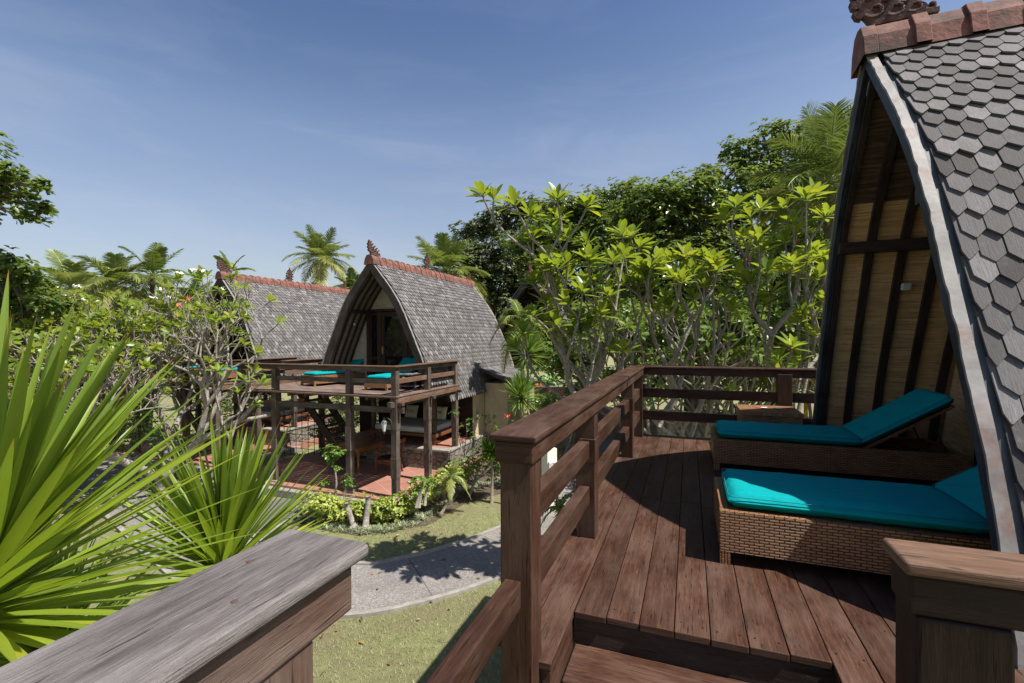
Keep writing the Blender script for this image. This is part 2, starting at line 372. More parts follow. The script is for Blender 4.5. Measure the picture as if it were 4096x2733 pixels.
def grassm():
    m, t, b, out = nt('lawn_turf'); g = G(t); v = g.gen()
    n1 = g.noise(v, .55, 5, .6, .3); n2 = g.noise(v, 9, 6, .75); n3 = g.noise(v, 75, 3, .7)
    col = g.ramp(n2, ((.3, (.15, .17, .06)), (.5, (.28, .285, .12)), (.7, (.42, .39, .21))))
    col = g.mix(g.val(n1, .42, .6, 0, .8), col, g.ramp(n3, ((.35, (.13, .1, .055)), (.65, (.36, .29, .17)))))
    col = g.mix(g.val(n3, .3, .7, .0, .4), col, (.09, .12, .035))
    col = g.mix(g.val(n3, .58, .75, 0, .4), col, (.32, .36, .12))
    g.l(col, b.inputs['Base Color']); b.inputs['Roughness'].default_value = .9
    g.bump(b, g.math('ADD', n3, g.math('MULTIPLY', n2, .6)), 1, .03); return m
M['lawn'] = grassm()
def pathm():
    m, t, b, out = nt('exposed_aggregate'); g = G(t); v = g.gen()
    n = g.noise(v, 62, 4, .85); n2 = g.noise(v, 1.1, 7, .68); vo = g.n('TexVoronoi'); g.l(v, vo.inputs[0]); vo.inputs['Scale'].default_value = 48
    col = g.ramp(n, ((.3, (.08, .07, .066)), (.5, (.19, .172, .16)), (.68, (.33, .305, .285))))
    col = g.mix(g.math('MULTIPLY', g.val(vo.outputs['Color'], .55, .8), .55), col, (.42, .385, .35)); col = g.mix(g.val(n2, .42, .66, 0, .5), col, (.12, .108, .1))
    uv = g.uv(); s = g.sep(uv)
    fr = g.math('FRACT', g.math('DIVIDE', s[0], 1.9)); ln = g.val(g.math('ABSOLUTE', g.math('SUBTRACT', fr, .5)), .0, .009, .8, 0)
    col = g.mix(ln, col, (.04, .04, .03))
    g.l(col, b.inputs['Base Color']); b.inputs['Roughness'].default_value = .85; g.bump(b, n, .6, .006); return m
M['path'] = pathm()
M['asphalt'] = noisy('dark_path', ((.08, .075, .075), (.13, .125, .12), (.24, .23, .22)), 60, 4, .85, .006, .5, 'gen')
M['soil'] = noisy('garden_soil', ((.05, .035, .022), (.1, .075, .05), (.17, .13, .09)), 12, 8, .95, .03, .9, 'gen')
M['deadleaf'] = leafm('dead_leaf', ((.12, .06, .025), (.25, .14, .05), (.38, .28, .08), (.45, .38, .12)), (.3, .2, .08), .1, .7)
M['turfblade'] = leafm('turf_blade', ((.13, .17, .045), (.25, .29, .09), (.36, .37, .16), (.48, .42, .26)), (.3, .4, .06), .2, .6)
# ================================================================== CAMERA, SKY, SUN
CZ = 4.2; FPX, PIT, ROL = 1874.0, .0072, -.0047
cd = bpy.data.cameras.new('camera'); cam = bpy.data.objects.new('camera', cd); C.objects.link(cam); S.camera = cam
cd.sensor_width = 36; cd.lens = 36 * FPX / 4096; cd.clip_start = .05; cd.clip_end = 2000
Fw = Vector((0, math.cos(PIT), -math.sin(PIT))); U0 = Vector((0, math.sin(PIT), math.cos(PIT))); X0 = Vector((1, 0, 0))
Rt = X0 * math.cos(ROL) + U0 * math.sin(ROL); Up = -X0 * math.sin(ROL) + U0 * math.cos(ROL)
mt = Matrix((Rt, Up, -Fw)).transposed().to_4x4(); mt.translation = (0, 0, CZ); cam.matrix_world = mt
def at(dx, dy, Y):
    """photo point (2350 px wide view) at distance Y -> world"""
    px, py = dx * 4096 / 2350, dy * 4096 / 2350
    r = Fw + Rt * ((px - 2048) / FPX) - Up * ((py - 1366.5) / FPX)
    return Vector((0, 0, CZ)) + r * (Y / r.y)

SUN_EL, SUN_AZ = 58.0, 117.0
w = bpy.data.worlds.new('World'); S.world = w; w.use_nodes = True; wt = w.node_tree; wg = G(wt)
bg = wt.nodes['Background']; sky = wt.nodes.new('ShaderNodeTexSky'); sky.sky_type = 'NISHITA'; sky.sun_disc = False
sky.sun_elevation = R(SUN_EL); sky.sun_rotation = R(SUN_AZ); sky.altitude = 0; sky.air_density = 1.0; sky.dust_density = 2.6; sky.ozone_density = 3.0
tc = wt.nodes.new('ShaderNodeTexCoord')
cn = wg.noise(wg.mp(tc.outputs['Generated'], (1.6, 1.6, 7), (0, .25, 0)), 1.5, 7, .6, .5)
skc = wg.mix(wg.val(cn, .48, .8, 0, .13), sky.outputs[0], (5.2, 5.2, 5.6))
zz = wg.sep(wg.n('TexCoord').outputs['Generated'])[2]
grad = wg.ramp(zz, ((0, (1.4, 1.22, 1.08)), (.2, (1.4, 1.22, 1.1)), (.38, (1.22, 1.18, 1.13)), (.47, (.86, .95, 1.02)), (.6, (.55, .71, .9)), (.72, (.3, .4, .56)), (1, (.26, .34, .48))))  # upper stops darkened above the frame to cut fill light
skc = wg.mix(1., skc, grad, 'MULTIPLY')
hs = wg.n('HueSaturation'); hs.inputs['Saturation'].default_value = .95; hs.inputs['Hue'].default_value = .504; wg.l(skc, hs.inputs['Color'])
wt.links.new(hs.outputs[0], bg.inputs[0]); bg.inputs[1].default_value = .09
sd = bpy.data.lights.new('sun', 'SUN'); so = bpy.data.objects.new('sun', sd); C.objects.link(so)
sd.energy = 4.9; sd.angle = R(.53); sd.color = (1, .95, .87)
sv = Vector((math.sin(R(SUN_AZ)) * math.cos(R(SUN_EL)), math.cos(R(SUN_AZ)) * math.cos(R(SUN_EL)), math.sin(R(SUN_EL))))
so.rotation_euler = sv.to_track_quat('Z', 'Y').to_euler(); so.location = (0, 0, 30)
S.view_settings.view_transform = 'Standard'; S.view_settings.look = 'None'; S.view_settings.gamma = 1; S.view_settings.exposure = .66
S.cycles.max_bounces = 8; S.cycles.transparent_max_bounces = 8; S.cycles.sample_clamp_indirect = 6

# ================================================================== GROUND
def sheet(name, pts, z, mat, kind='structure', thick=0):
    b = MB(); b.poly([(x, y, z) for x, y in pts], [(x, y) for x, y in pts]); o = b.build(name, mat); tag(o, kind=kind); return o
o = sheet('lawn', [(-300, -60), (300, -60), (300, 400), (-300, 400)], 0, M['lawn'])
def ribbon(name, cl, wd, z, mat, kerb=True):
    """smooth strip along centre line, with raised kerb"""
    P = []
    n = len(cl)
    for i in range(n - 1):
        p0, p1, p2, p3 = [Vector(cl[max(0, min(n - 1, i + k))]) for k in (-1, 0, 1, 2)]
        for k in range(8):
            t = k / 8; P.append(.5 * ((2 * p1) + (p2 - p0) * t + (2 * p0 - 5 * p1 + 4 * p2 - p3) * t * t + (3 * p1 - p0 - 3 * p2 + p3) * t ** 3))
    P.append(Vector(cl[-1]))
    b = MB(); kb = MB(); L = 0; prev = None
    for i in range(len(P) - 1):
        a, c = P[i], P[i + 1]
        ta = (P[min(i + 1, len(P) - 1)] - P[max(i - 1, 0)]).normalized(); tb = (P[min(i + 2, len(P) - 1)] - P[i]).normalized()
        na, nb = Vector((-ta.y, ta.x)), Vector((-tb.y, tb.x)); wa = wd / 2
        d = (c - a).length
        q = [a - na * wa, c - nb * wa, c + nb * wa, a + na * wa]
        b.poly([(p.x, p.y, z) for p in q], [(L, 0), (L + d, 0), (L + d, wd), (L, wd)]); L += d
        if kerb:
            for s in (-1, 1):
                e = [a + na * wa * s, c + nb * wa * s, c + nb * (wa + .09) * s, a + na * (wa + .09) * s]
                lo = [(p.x, p.y, -.02) for p in e]; hi = [(p.x, p.y, z + .035) for p in e]
                kb.poly(lo + hi, None, .5, [(4, 5, 6, 7), (0, 1, 5, 4), (3, 7, 6, 2)])
    o = tag(b.build(name, mat), kind='structure')
    if kerb: tag(kb.build('kerb', M['kerb']), kind='structure')
ribbon('path', [(-22, 19), (-15, 16.2), (-11.2, 13.3), (-8.6, 11.3), (-6.2, 9.4), (-4.4, 8.15), (-2.72, 7.85), (-1.75, 8.15), (-.8, 8.75), (.25, 9.7), (1.35, 11.1), (2.3, 13.4), (3.4, 17), (4, 22)], 1.54, .02, M['path'])
ribbon('path', [(-6.0, 12.25), (-5.75, 11.3), (-5.9, 10.2), (-6.2, 9.2)], 1.15, .012, M['asphalt'])
sheet('garden_bed', [(-5.1, 10.6), (-3.3, 9.95), (-1.9, 10.5), (-1.2, 11.9), (-.1, 12.8), (.3, 14), (1.2, 17), (.5, 22), (-2, 22), (-2, 15.5), (-2.4, 11.2), (-4.9, 12.2)], .008, M['soil'])

# ================================================================== HUTS
PROF = [(0, 3.74), (.12, 3.6), (.25, 3.44), (.45, 3.2), (.74, 2.84), (.97, 2.5), (1.17, 2.12), (1.34, 1.74), (1.52, 1.34), (1.70, .94), (1.84, .54), (1.93, .25), (1.99, 0), (2.08, -.5)]
PA = np.array(PROF); SEG = np.hypot(*np.diff(PA, axis=0).T); CUM = np.concatenate([[0], np.cumsum(SEG)]); ST = CUM[-1]
def pf(s): return np.interp(s, CUM, PA[:, 0]), np.interp(s, CUM, PA[:, 1])
def pn(s, off=0.):
    x, z = pf(s); x1, z1 = pf(max(0, s - .12)); x2, z2 = pf(min(ST, s + .12)); dx, dz = x2 - x1, z2 - z1; l = math.hypot(dx, dz)
    return x - dz / l * off, z + dx / l * off          # outward offset
S0 = float(np.interp(0, -PA[:, 1], CUM))               # arc length at deck level
SR = float(np.interp(-2.72, -PA[:, 1], CUM))
HL = 6.65
def prof_strip(b, y0, y1, o0, o1, s0, s1, n=26, sides=(1, -1), rr=None, jag=0):
    """solid band following the roof profile between offsets o0<o1 and y0..y1"""
    for sd_ in sides:
        prev = None
        for i in range(n + 1):
            s = s0 + (s1 - s0) * i / n
            j0 = random.uniform(-jag, jag)
            xa, za = pn(s, o0); xb, zb = pn(s, o1)
            xa = max(xa, 0); xb = max(xb, 0)
            if i == 0 and s0 == 0: xa = 0; xb = 0; za = 3.74 + o0 * 1.35; zb = 3.74 + o1 * 1.35
            cur = [(sd_ * xa, y0 + j0, za), (sd_ * xa, y1, za), (sd_ * xb, y1, zb), (sd_ * xb, y0 + j0, zb)]
            if prev:
                ps, P0 = prev; uvs = [(ps, 0), (ps, y1 - y0), (ps, y1 - y0 + .1), (ps, -.1), (s, 0), (s, y1 - y0), (s, y1 - y0 + .1), (s, -.1)]
                b.poly(P0 + cur, uvs, rr if rr is not None else .4, [(0, 1, 5, 4), (1, 2, 6, 5), (2, 3, 7, 6), (3, 0, 4, 7)])
            else: b.poly(cur, None, .4)
            prev = (s, cur)
        b.poly(cur, None, .4)

def shingles(ex=.145, wd=.152, ln=.3, th=.016, y00=.075, ck=.62, tip=.24):
    b = MB(); rng = random.Random(3)
    rows = int((ST - .1) / ex)
    for sd_ in (1, -1):
        for k in range(rows + 1):
            s = ST - k * ex
            if s < .16: break
            low = s > S0 + .02
            ya, yb = (1.0, 4.25) if low else (y00, HL - .02)
            y = ya + (wd / 2 if k % 2 else 0)
            while y < yb:
                wj = wd * rng.uniform(.9, .985); sj = s + rng.uniform(-.08, .08) * ex; tw = rng.uniform(-.02, .02); lift = rng.uniform(0, .006)
                c = ex * ck * rng.uniform(.9, 1.05); q = wj * tip * rng.uniform(.85, 1.15)
                out = [(-wj / 2, ln), (wj / 2, ln), (wj / 2, c), (q, 0), (-q, 0), (-wj / 2, c)]
                x0, z0 = pf(min(sj, ST)); x1, z1 = pf(max(0, sj - ln)); dx, dz = x1 - x0, z1 - z0; l = math.hypot(dx, dz); dx /= l; dz /= l
                nx, nz = -dz, dx
                if nx < 0 and False: pass
                nx, nz = (dz, -dx) if dz * 1 > 0 and dx < 0 else (nx, nz)   # outward: +x, +z
                ou, ov = rng.uniform(0, 30), rng.uniform(0, 30)
                pts = []; uvs = []
                for lay in (0, 1):
                    for (py, ps) in out:
                        yy = y + py + tw * ps; off = 2.4 * th * (1 - ps / ln) + .004 + lay * th + lift
                        pts.append((sd_ * (x0 + dx * ps + nx * off), min(max(yy, ya - .02), yb), z0 + dz * ps + nz * off)); uvs.append((ps + ou, py + ov))
                b.poly(pts, uvs, rng.random() ** .9, [(6, 7, 8, 9, 10, 11), (2, 3, 9, 8), (3, 4, 10, 9), (4, 5, 11, 10), (1, 2, 8, 7), (5, 0, 6, 11)])
                y += wd
    return b

def finial(b, loc, kind, sc, ang, t=.07):
    """pierced scrollwork crest: thick curls, a spine and pointed leaves"""
    Mx = Matrix.Translation(loc) @ Matrix.Rotation(ang, 4, 'Z') @ Matrix.Scale(sc, 4)
    def curl(x, z, rd, a0, turn, th=.024, n=16, lead=None):
        pts = list(lead or [])
        for k in range(n):
            f = k / (n - 1); rr = rd * (1 - .82 * f); a = a0 + turn * f * 4.6; pts.append((x + rr * math.cos(a), z + rr * math.sin(a)))
        for yy in (-t * .3, 0, t * .3): b.tube([Mx @ Vector((px, yy, pz)) for px, pz in pts], [th * sc * (1.0 - .45 * k / len(pts)) for k in range(len(pts))], 6)
    def leaf(x, z, dx, dz, w):
        L_ = math.hypot(dx, dz); nx, nz = -dz / L_ * w, dx / L_ * w
        b.prism([(x + nx, z + nz), (x - nx, z - nz), (x + dx * .5 - nx * 1.1, z + dz * .5 - nz * 1.1), (x + dx, z + dz), (x + dx * .5 + nx * 1.1, z + dz * .5 + nz * 1.1)], Mx, t)
    if kind == 'horn':
        b.prism([(-.04, .03), (-.13, .12), (-.15, .25), (-.14, .36), (-.12, .44), (-.06, .38), (-.0, .3), (.08, .27), (.16, .2), (.27, .19), (.36, .13), (.43, .04)], Mx, t * .3)
        b.prism([(-.08, 0), (.46, 0), (.46, .045), (-.1, .06)], Mx, t * 1.1)
        b.prism([(-.06, .02), (-.1, .05), (-.17, .16), (-.2, .28), (-.19, .4), (-.15, .38), (-.135, .28), (-.11, .18), (-.04, .1)], Mx, t)
        for (x, z, dx, dz, w_) in ((-.14, .12, -.09, .05, .035), (-.175, .22, -.08, .06, .035), (-.18, .32, -.07, .07, .032), (-.17, .4, -.0, .12, .03), (-.1, .42, .05, .08, .025), (.0, .36, .04, .07, .022), (.12, .3, .05, .06, .02), (.25, .25, .05, .05, .02), (.36, .19, .05, .04, .018)): leaf(x, z, dx, dz, w_)
        curl(-.04, .17, .1, 3.6, 1, .026); curl(-.08, .35, .075, 4.2, 1, .022); curl(.13, .14, .09, 3.8, 1, .024); curl(.06, .28, .055, 4.0, 1, .018); curl(.28, .12, .075, 3.8, 1, .022); curl(.4, .09, .055, 3.8, 1, .018); curl(.2, .22, .05, 4.0, 1, .016)
    else:
        b.prism([(-.1, .05), (-.15, .18), (-.16, .35), (-.09, .5), (0, .68), (.09, .5), (.16, .35), (.15, .18), (.1, .05)], Mx, t * .3)
        b.prism([(-.16, 0), (.16, 0), (.1, .08), (-.1, .08)], Mx, t * 1.1); b.prism([(-.028, .05), (.028, .05), (.02, .5), (0, .78), (-.02, .5)], Mx, t)
        for s_ in (-1, 1):
            for (x, z, r_) in ((.09, .15, .08), (.1, .31, .09), (.07, .47, .065)): curl(x * s_, z, r_, (3.9 if s_ > 0 else -.76), s_, .024)
            for (x, z, dx, dz) in ((.15, .1, .08, .07), (.18, .25, .07, .08), (.18, .38, .05, .09), (.12, .5, .03, .09), (.05, .57, .02, .09)): leaf(x * s_, z, dx * s_, dz, .026)
def make_hut(label, group):
    h = thing('thatched_hut', label, 'hut', group=group)
    rf = MB()   # board sheathing under the shingles
    prof_strip(rf, .02, HL, -.07, -.005, 0, S0); prof_strip(rf, 1.0, 4.25, -.07, -.005, S0 + .002, ST, 4)
    roof = rf.build('roof', M['hutwood'], h)
    shingles().build('shingles', M['shingle'], roof)
    # lining of the open porch: reed mats below, dark lath above
    for s_, m0, m1 in ((1, SR, S0), (-1, SR, S0)):
        mb = MB()
        for i in range(24):
            a = m0 + (m1 - m0) * i / 24; c = m0 + (m1 - m0) * (i + 1) / 24
            (xa, za), (xc, zc) = pn(a, -.085), pn(c, -.085)
            mb.poly([(s_ * xa, .05, za), (s_ * xc, .05, zc), (s_ * xc, 1.2, zc), (s_ * xa, 1.2, za)], [(0, a), (0, c), (1.15, c), (1.15, a)], .5)
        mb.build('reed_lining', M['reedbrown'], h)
    for s_ in (1, -1):
        mb = MB()
        for i in range(16):
            a = .12 + (SR - .12) * i / 16; c = .12 + (SR - .12) * (i + 1) / 16
            (xa, za), (xc, zc) = pn(a, -.08), pn(c, -.08)
            mb.poly([(s_ * max(0, xa), .05, za), (s_ * xc, .05, zc), (s_ * xc, 1.2, zc), (s_ * max(0, xa), 1.2, za)], [(0, a), (0, c), (1.15, c), (1.15, a)], .5)
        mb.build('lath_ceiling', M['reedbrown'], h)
    for yy in (.22, .49, .76, 1.03):
        for s_ in (1, -1):
            b = MB(); prof_strip(b, yy, yy + .072, -.13, -.088, .2, S0, 22, (s_,), .6); b.build('rafter', M['hutwood'], h, .004)
    for s_ in (1, -1):
        b = MB(); b.box((s_ * .93 - .05, -.02, 2.22), (s_ * .93 + .05, 1.16, 2.33), None, 1); b.build('purlin', M['hutwood'], h, .005)
    # front edge
    for q_ in (1, -1): b = MB(); prof_strip(b, -.045, .0, -.2, -.003, 0, S0 + .12, 30, (q_,), rr=.3); bb = b.build('bargeboard', M['barge'], h, .004)
    for q_ in (1, -1): b = MB(); prof_strip(b, .02, .06, -.24, -.205, .3, S0, 30, (q_,), rr=.3); b.build('bargeboard_trim', M['hutwood'], h)
    for q_ in (1, -1): b = MB(); prof_strip(b, HL, HL + .045, -.2, -.003, 0, S0, 26, (q_,), rr=.3); b.build('bargeboard', M['barge'], h)
    for q_ in (1, -1): b = MB(); prof_strip(b, -.062, -.006, .01, .028, .1, S0 + .05, 70, (q_,), rr=.5, jag=.005); b.build('flashing', M['flash'], h)
    for q_ in (1, -1): b = MB(); prof_strip(b, -.004, .05, .0, .012, .35, S0 + .05, 60, (q_,), rr=.5); b.build('gutter_strip', M['flashdark'], h)
    for q_ in (1, -1): b = MB(); prof_strip(b, HL - .09, HL + .05, .04, .055, .1, S0, 30, (q_,), rr=.5); b.build('flashing', M['flash'], h)
    # ridge
    b = MB(); y = -.1; i = 0
    while y < HL - .02:
        L = .33; rise = .02 if i % 1 == 0 else 0
        for (ya, yb, o) in ((y, y + .1, .018), (y + .1, y + L + .015, .0)):
            W = .165 + o; T = .28 + o; zb = 3.68 - .045
            sec = [(-W, zb), (-W * .82, zb + T * .55), (-W * .45, zb + T * .93), (0, zb + T), (W * .45, zb + T * .93), (W * .82, zb + T * .55), (W, zb)]
            jj = random.uniform(-.008, .008); r_ = random.random()
            P = [(x + jj, ya, z + jj) for x, z in sec] + [(x + jj, yb, z + jj) for x, z in sec]; n = 7
            b.poly(P, [(p[0], p[2]) for p in P], r_, [tuple(range(n)), tuple(range(2 * n - 1, n - 1, -1))] + [(k, k + n, k + 1 + n, k + 1) for k in range(n - 1)])
        y += L; i += 1
    rd = b.build('ridge_tiles', M['terracotta'], h, .006)
    b = MB(); finial(b, (0, .05, 3.93), 'horn', .82, R(90)); b.build('finial', M['carved'], h)
    b = MB(); finial(b, (0, 3.15, 3.9), 'leaf', .78, R(90)); b.build('finial', M['carved'], h)
    b = MB(); finial(b, (0, HL - .15, 3.9), 'horn', .62, R(-90)); b.build('finial', M['carved'], h)
    # gable wall with glazed door
    b = MB(); pts = [(-1.0, 0)]; n = 26
    for side in (-1, 1):
        L_ = [(side * pn(s, -.08)[0], pn(s, -.08)[1]) for s in np.linspace(S0, SR, n)]
        for i in range(n - 1):
            (xa, za), (xb, zb) = L_[i], L_[i + 1]; lim = side * 1.02
            if abs(xa) > 1.02:
                xb2 = xb if abs(xb) > 1.02 else lim
                b.poly([(lim, 1.15, za), (xa, 1.15, za), (xb2, 1.15, zb), (lim, 1.15, zb)], [(0, za), (abs(xa), za), (abs(xb), zb), (0, zb)], .5)
    top = [(pn(s, -.08)[0], pn(s, -.08)[1]) for s in np.linspace(float(np.interp(-2.36, -PA[:, 1], CUM)), .2, 14)]
    for i in range(13):
        (xa, za), (xb, zb) = top[i], top[i + 1]; b.poly([(-xa, 1.15, za), (xa, 1.15, za), (xb, 1.15, zb), (-xb, 1.15, zb)], [(-xa, za), (xa, za), (xb, zb), (-xb, zb)], .5)
    b.build('gable_wall', M['palemat'], h)
    b = MB(); prof_strip(b, HL - .12, HL - .08, -2.0, -.08, 3.0, 3.001, 1)
    pts = [(pn(s, -.06)[0], pn(s, -.06)[1]) for s in np.linspace(S0, .2, 20)]
    bk = MB()
    for i in range(19):
        (xa, za), (xb, zb) = pts[i], pts[i + 1]; bk.poly([(-xa, HL - .3, za), (xa, HL - .3, za), (xb, HL - .3, zb), (-xb, HL - .3, zb)], None, .5)
    bk.build('rear_wall', M['palemat'], h)
    fr = MB()
    for x0, x1 in ((-1.06, -.95), (-.58, -.49), (.42, .52), (.95, 1.06)): fr.box((x0, 1.1, 0), (x1, 1.2, 2.32), None, 2)
    fr.box((-.92, 1.09, 2.3), (.92, 1.21, 2.38), None, 0); fr.box((-1.1, 1.1, 0), (1.1, 1.2, .05), None, 0)
    fr.build('door_frame', M['door'], h, .004)
    for x0, x1 in ((-.945, -.585), (.525, .945)):
        b = MB()
        for a0, a1 in ((x0, x0 + .07), (x1 - .07, x1)): b.box((a0, 1.125, .06), (a1, 1.165, 2.28), None, 2)
        for z0, z1 in ((.06, .16), (.74, .82), (2.18, 2.28)): b.box((x0 + .072, 1.127, z0), (x1 - .072, 1.163, z1), None, 0)
        for k in range(13): b.beam((x0 + .07, 1.145, .19 + k * .043), (x1 - .07, 1.145, .19 + k * .043), .03, .01, (0, .6, 1))
        wdw = b.build('side_window', M['door'], h)
        b = MB(); b.box((x0 + .07, 1.14, .82), (x1 - .07, 1.15, 2.18)); b.build('pane', M['glass'], wdw)
    b = MB(); x0, x1 = -.485, .415
    for a0, a1 in ((x0, x0 + .12), (x1 - .12, x1)): b.box((a0, 1.12, .06), (a1, 1.165, 2.28), None, 2)
    for z0, z1 in ((.06, .3), (2.14, 2.28)): b.box((x0 + .122, 1.122, z0), (x1 - .122, 1.163, z1), None, 0)
    dr = b.build('door', M['door'], h, .004)
    b = MB(); b.box((x0 + .12, 1.14, .3), (x1 - .12, 1.15, 2.14)); b.build('pane', M['glass'], dr)
    b = MB(); b.box((x0 + .03, 1.105, .92), (x0 + .075, 1.12, 1.17)); b.tube([(x0 + .05, 1.11, 1.08), (x0 + .05, 1.06, 1.08), (x0 + .16, 1.055, 1.075)], .011, 6); b.build('handle', M['brass'], dr)
    fl = MB(); fl.box((-1.85, .02, -.13), (1.85, HL - .3, -.035)); fl.build('floor', M['hutwood'], h)
    b = MB(); x, z = pn(float(np.interp(-1.92, -PA[:, 1], CUM)), -.09)
    Mx = Matrix.Translation((-x + .055, .6, z)) @ Matrix.Rotation(R(24), 4, 'Y'); b.box((-.018, -.042, -.038), (.018, .042, .038), Mx); b.build('sensor_box', M['plasticw'], h, .012)
    return h

A_OUR = .3615; B_MID = R(21.16); DZ = 2.78
def fr(b): return Vector((math.cos(b), -math.sin(b), 0)), Vector((math.sin(b), math.cos(b), 0))   # local x, local y
MX, MY = fr(B_MID); OX, OY = fr(A_OUR)
PM = Vector((-2.897, 11.592, 0)); SHIFT = Vector((-6.5, 3.27, 0))
hut = make_hut('grey shingled hut with a red tiled ridge behind the empty terrace deck in the middle', 'shingle roofed huts')
hut.location = PM + MX * -2.06 + MY * 1.75 + Vector((0, 0, DZ)); hut.rotation_euler.z = -B_MID
h2 = copy_tree(hut); h2.location = hut.location + SHIFT; h2['label'] = 'grey shingled hut half hidden behind the bare branched frangipani on the left'
h3 = copy_tree(hut); h3.location = (.8, 21.2, 3.1); h3.scale = (1.05, 1.05, 1.05); h3['label'] = 'dark shadowed hut gable peeping out behind the frangipani right of the middle hut'
h4 = copy_tree(hut); h4.location = OY * 4.585 + OX * 1.385 + Vector((0, 0, 2.85)); h4.rotation_euler.z = -A_OUR - PI / 2 - R(2.1); h4.scale = (1.04, .978, .978)
h4['label'] = 'tall close hut with hexagonal wood shingles over the two big sunbeds at the right edge'
for ch in S.objects:
    if ch.parent == h3 and ch.name.startswith('gable_wall'): ch.data = ch.data.copy(); ch.data.materials[0] = M['hutwood']  # wall recoloured dark to stand in for shadow inside the porch
for ch in [c for c in S.objects if c.parent == h4 and c.name.split('.')[0] in ('bargeboard', 'bargeboard_trim')]: bpy.data.objects.remove(ch)
for ch in S.objects:
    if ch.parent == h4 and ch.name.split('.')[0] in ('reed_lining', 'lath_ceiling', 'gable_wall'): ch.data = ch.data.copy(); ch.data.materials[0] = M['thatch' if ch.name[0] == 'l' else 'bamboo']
for q_ in (1, -1):
    b = MB(); prof_strip(b, -.05, .0, -.085, .006, 0, S0 + .12, 40, (q_,), rr=.3); b.build('bargeboard', M['bargeblue'], h4, .004)
    b = MB(); prof_strip(b, .002, .05, -.125, -.086, .2, S0, 40, (q_,), rr=.3); b.build('bargeboard_trim', M['hutwood'], h4)
for ch in S.objects:
    if ch.parent == h4 and ch.name.startswith('roof'):
        for g2 in S.objects:
            if g2.parent == ch and g2.name.startswith('shingles'):
                tmp = shingles(.15, .107, .345, .012, .05, .36, .035).build('tmp', M['shingle2']); g2.data = tmp.data; bpy.data.objects.remove(tmp)
def loc2w(x, y, z=0, P=PM): return P + MX * x + MY * y + Vector((0, 0, z))

# ground floor block of the middle hut
gb = thing('bathroom_block', 'yellow plastered ground floor block with a little shingled lean-to under the middle hut', 'outbuilding', loc2w(0, 0), -B_MID)
b = MB(); b.box((-3.9, 4.6, 0), (-.02, 8.1, 2.6)); b.build('wall', M['plaster'], gb)
b = MB(); b.box((0, 5.35, 0), (.85, 7.4, 2.62)); b.build('annex_wall', M['plaster'], gb)
b = MB(); b.box((.2, 5.33, .0), (.6, 5.349, .5)); b.build('plinth', M['blocks'], gb)
b = MB(); b.box((-3.95, 4.55, .86), (-.12, 4.595, 2.7), None, 0); b.build('back_panel', M['darkrail'], gb)  # dark sheet added to paint deep shade behind the daybed
b = MB(); b.box((-4.6, 4.3, .26), (-3.97, 4.36, 2.7), None, 2); b.build('side_panel', M['darkrail'], gb)  # second dark sheet, blocking bright lawn behind the terrace table
b = MB(); rows = 11
for k in range(rows):
    t = k / rows
    x = 1.12 - t * 1.1; z = 2.66 + t * .46; y = 5.12 + (.07 if k % 2 else 0)
    while y < 7.6:
        wj = .14 * random.uniform(.9, .98); q = .03
        P = [(x, y - q, z), (x, y + q, z), (x - .05, y + wj / 2, z + .02), (x - .2, y + wj / 2, z + .075), (x - .2, y - wj / 2, z + .075), (x - .05, y - wj / 2, z + .02)]
        b.poly(P + [(p[0], p[1], p[2] - .015) for p in P], None, random.random(), [(0, 1, 2, 3, 4, 5), (0, 6, 7, 1), (1, 7, 8, 2), (5, 11, 6, 0)]); y += .142
b.poly([(1.1, 5.12, 2.62), (1.1, 7.6, 2.62), (0, 7.6, 3.09), (0, 5.12, 3.09)], None, .3)
rr_ = b.build('lean_to_roof', M['shingle'], gb)
b = MB(); b.beam((1.14, 5.09, 2.63), (-.05, 5.09, 3.12), .05, .07); b.build('verge_board', M['barge'], rr_)

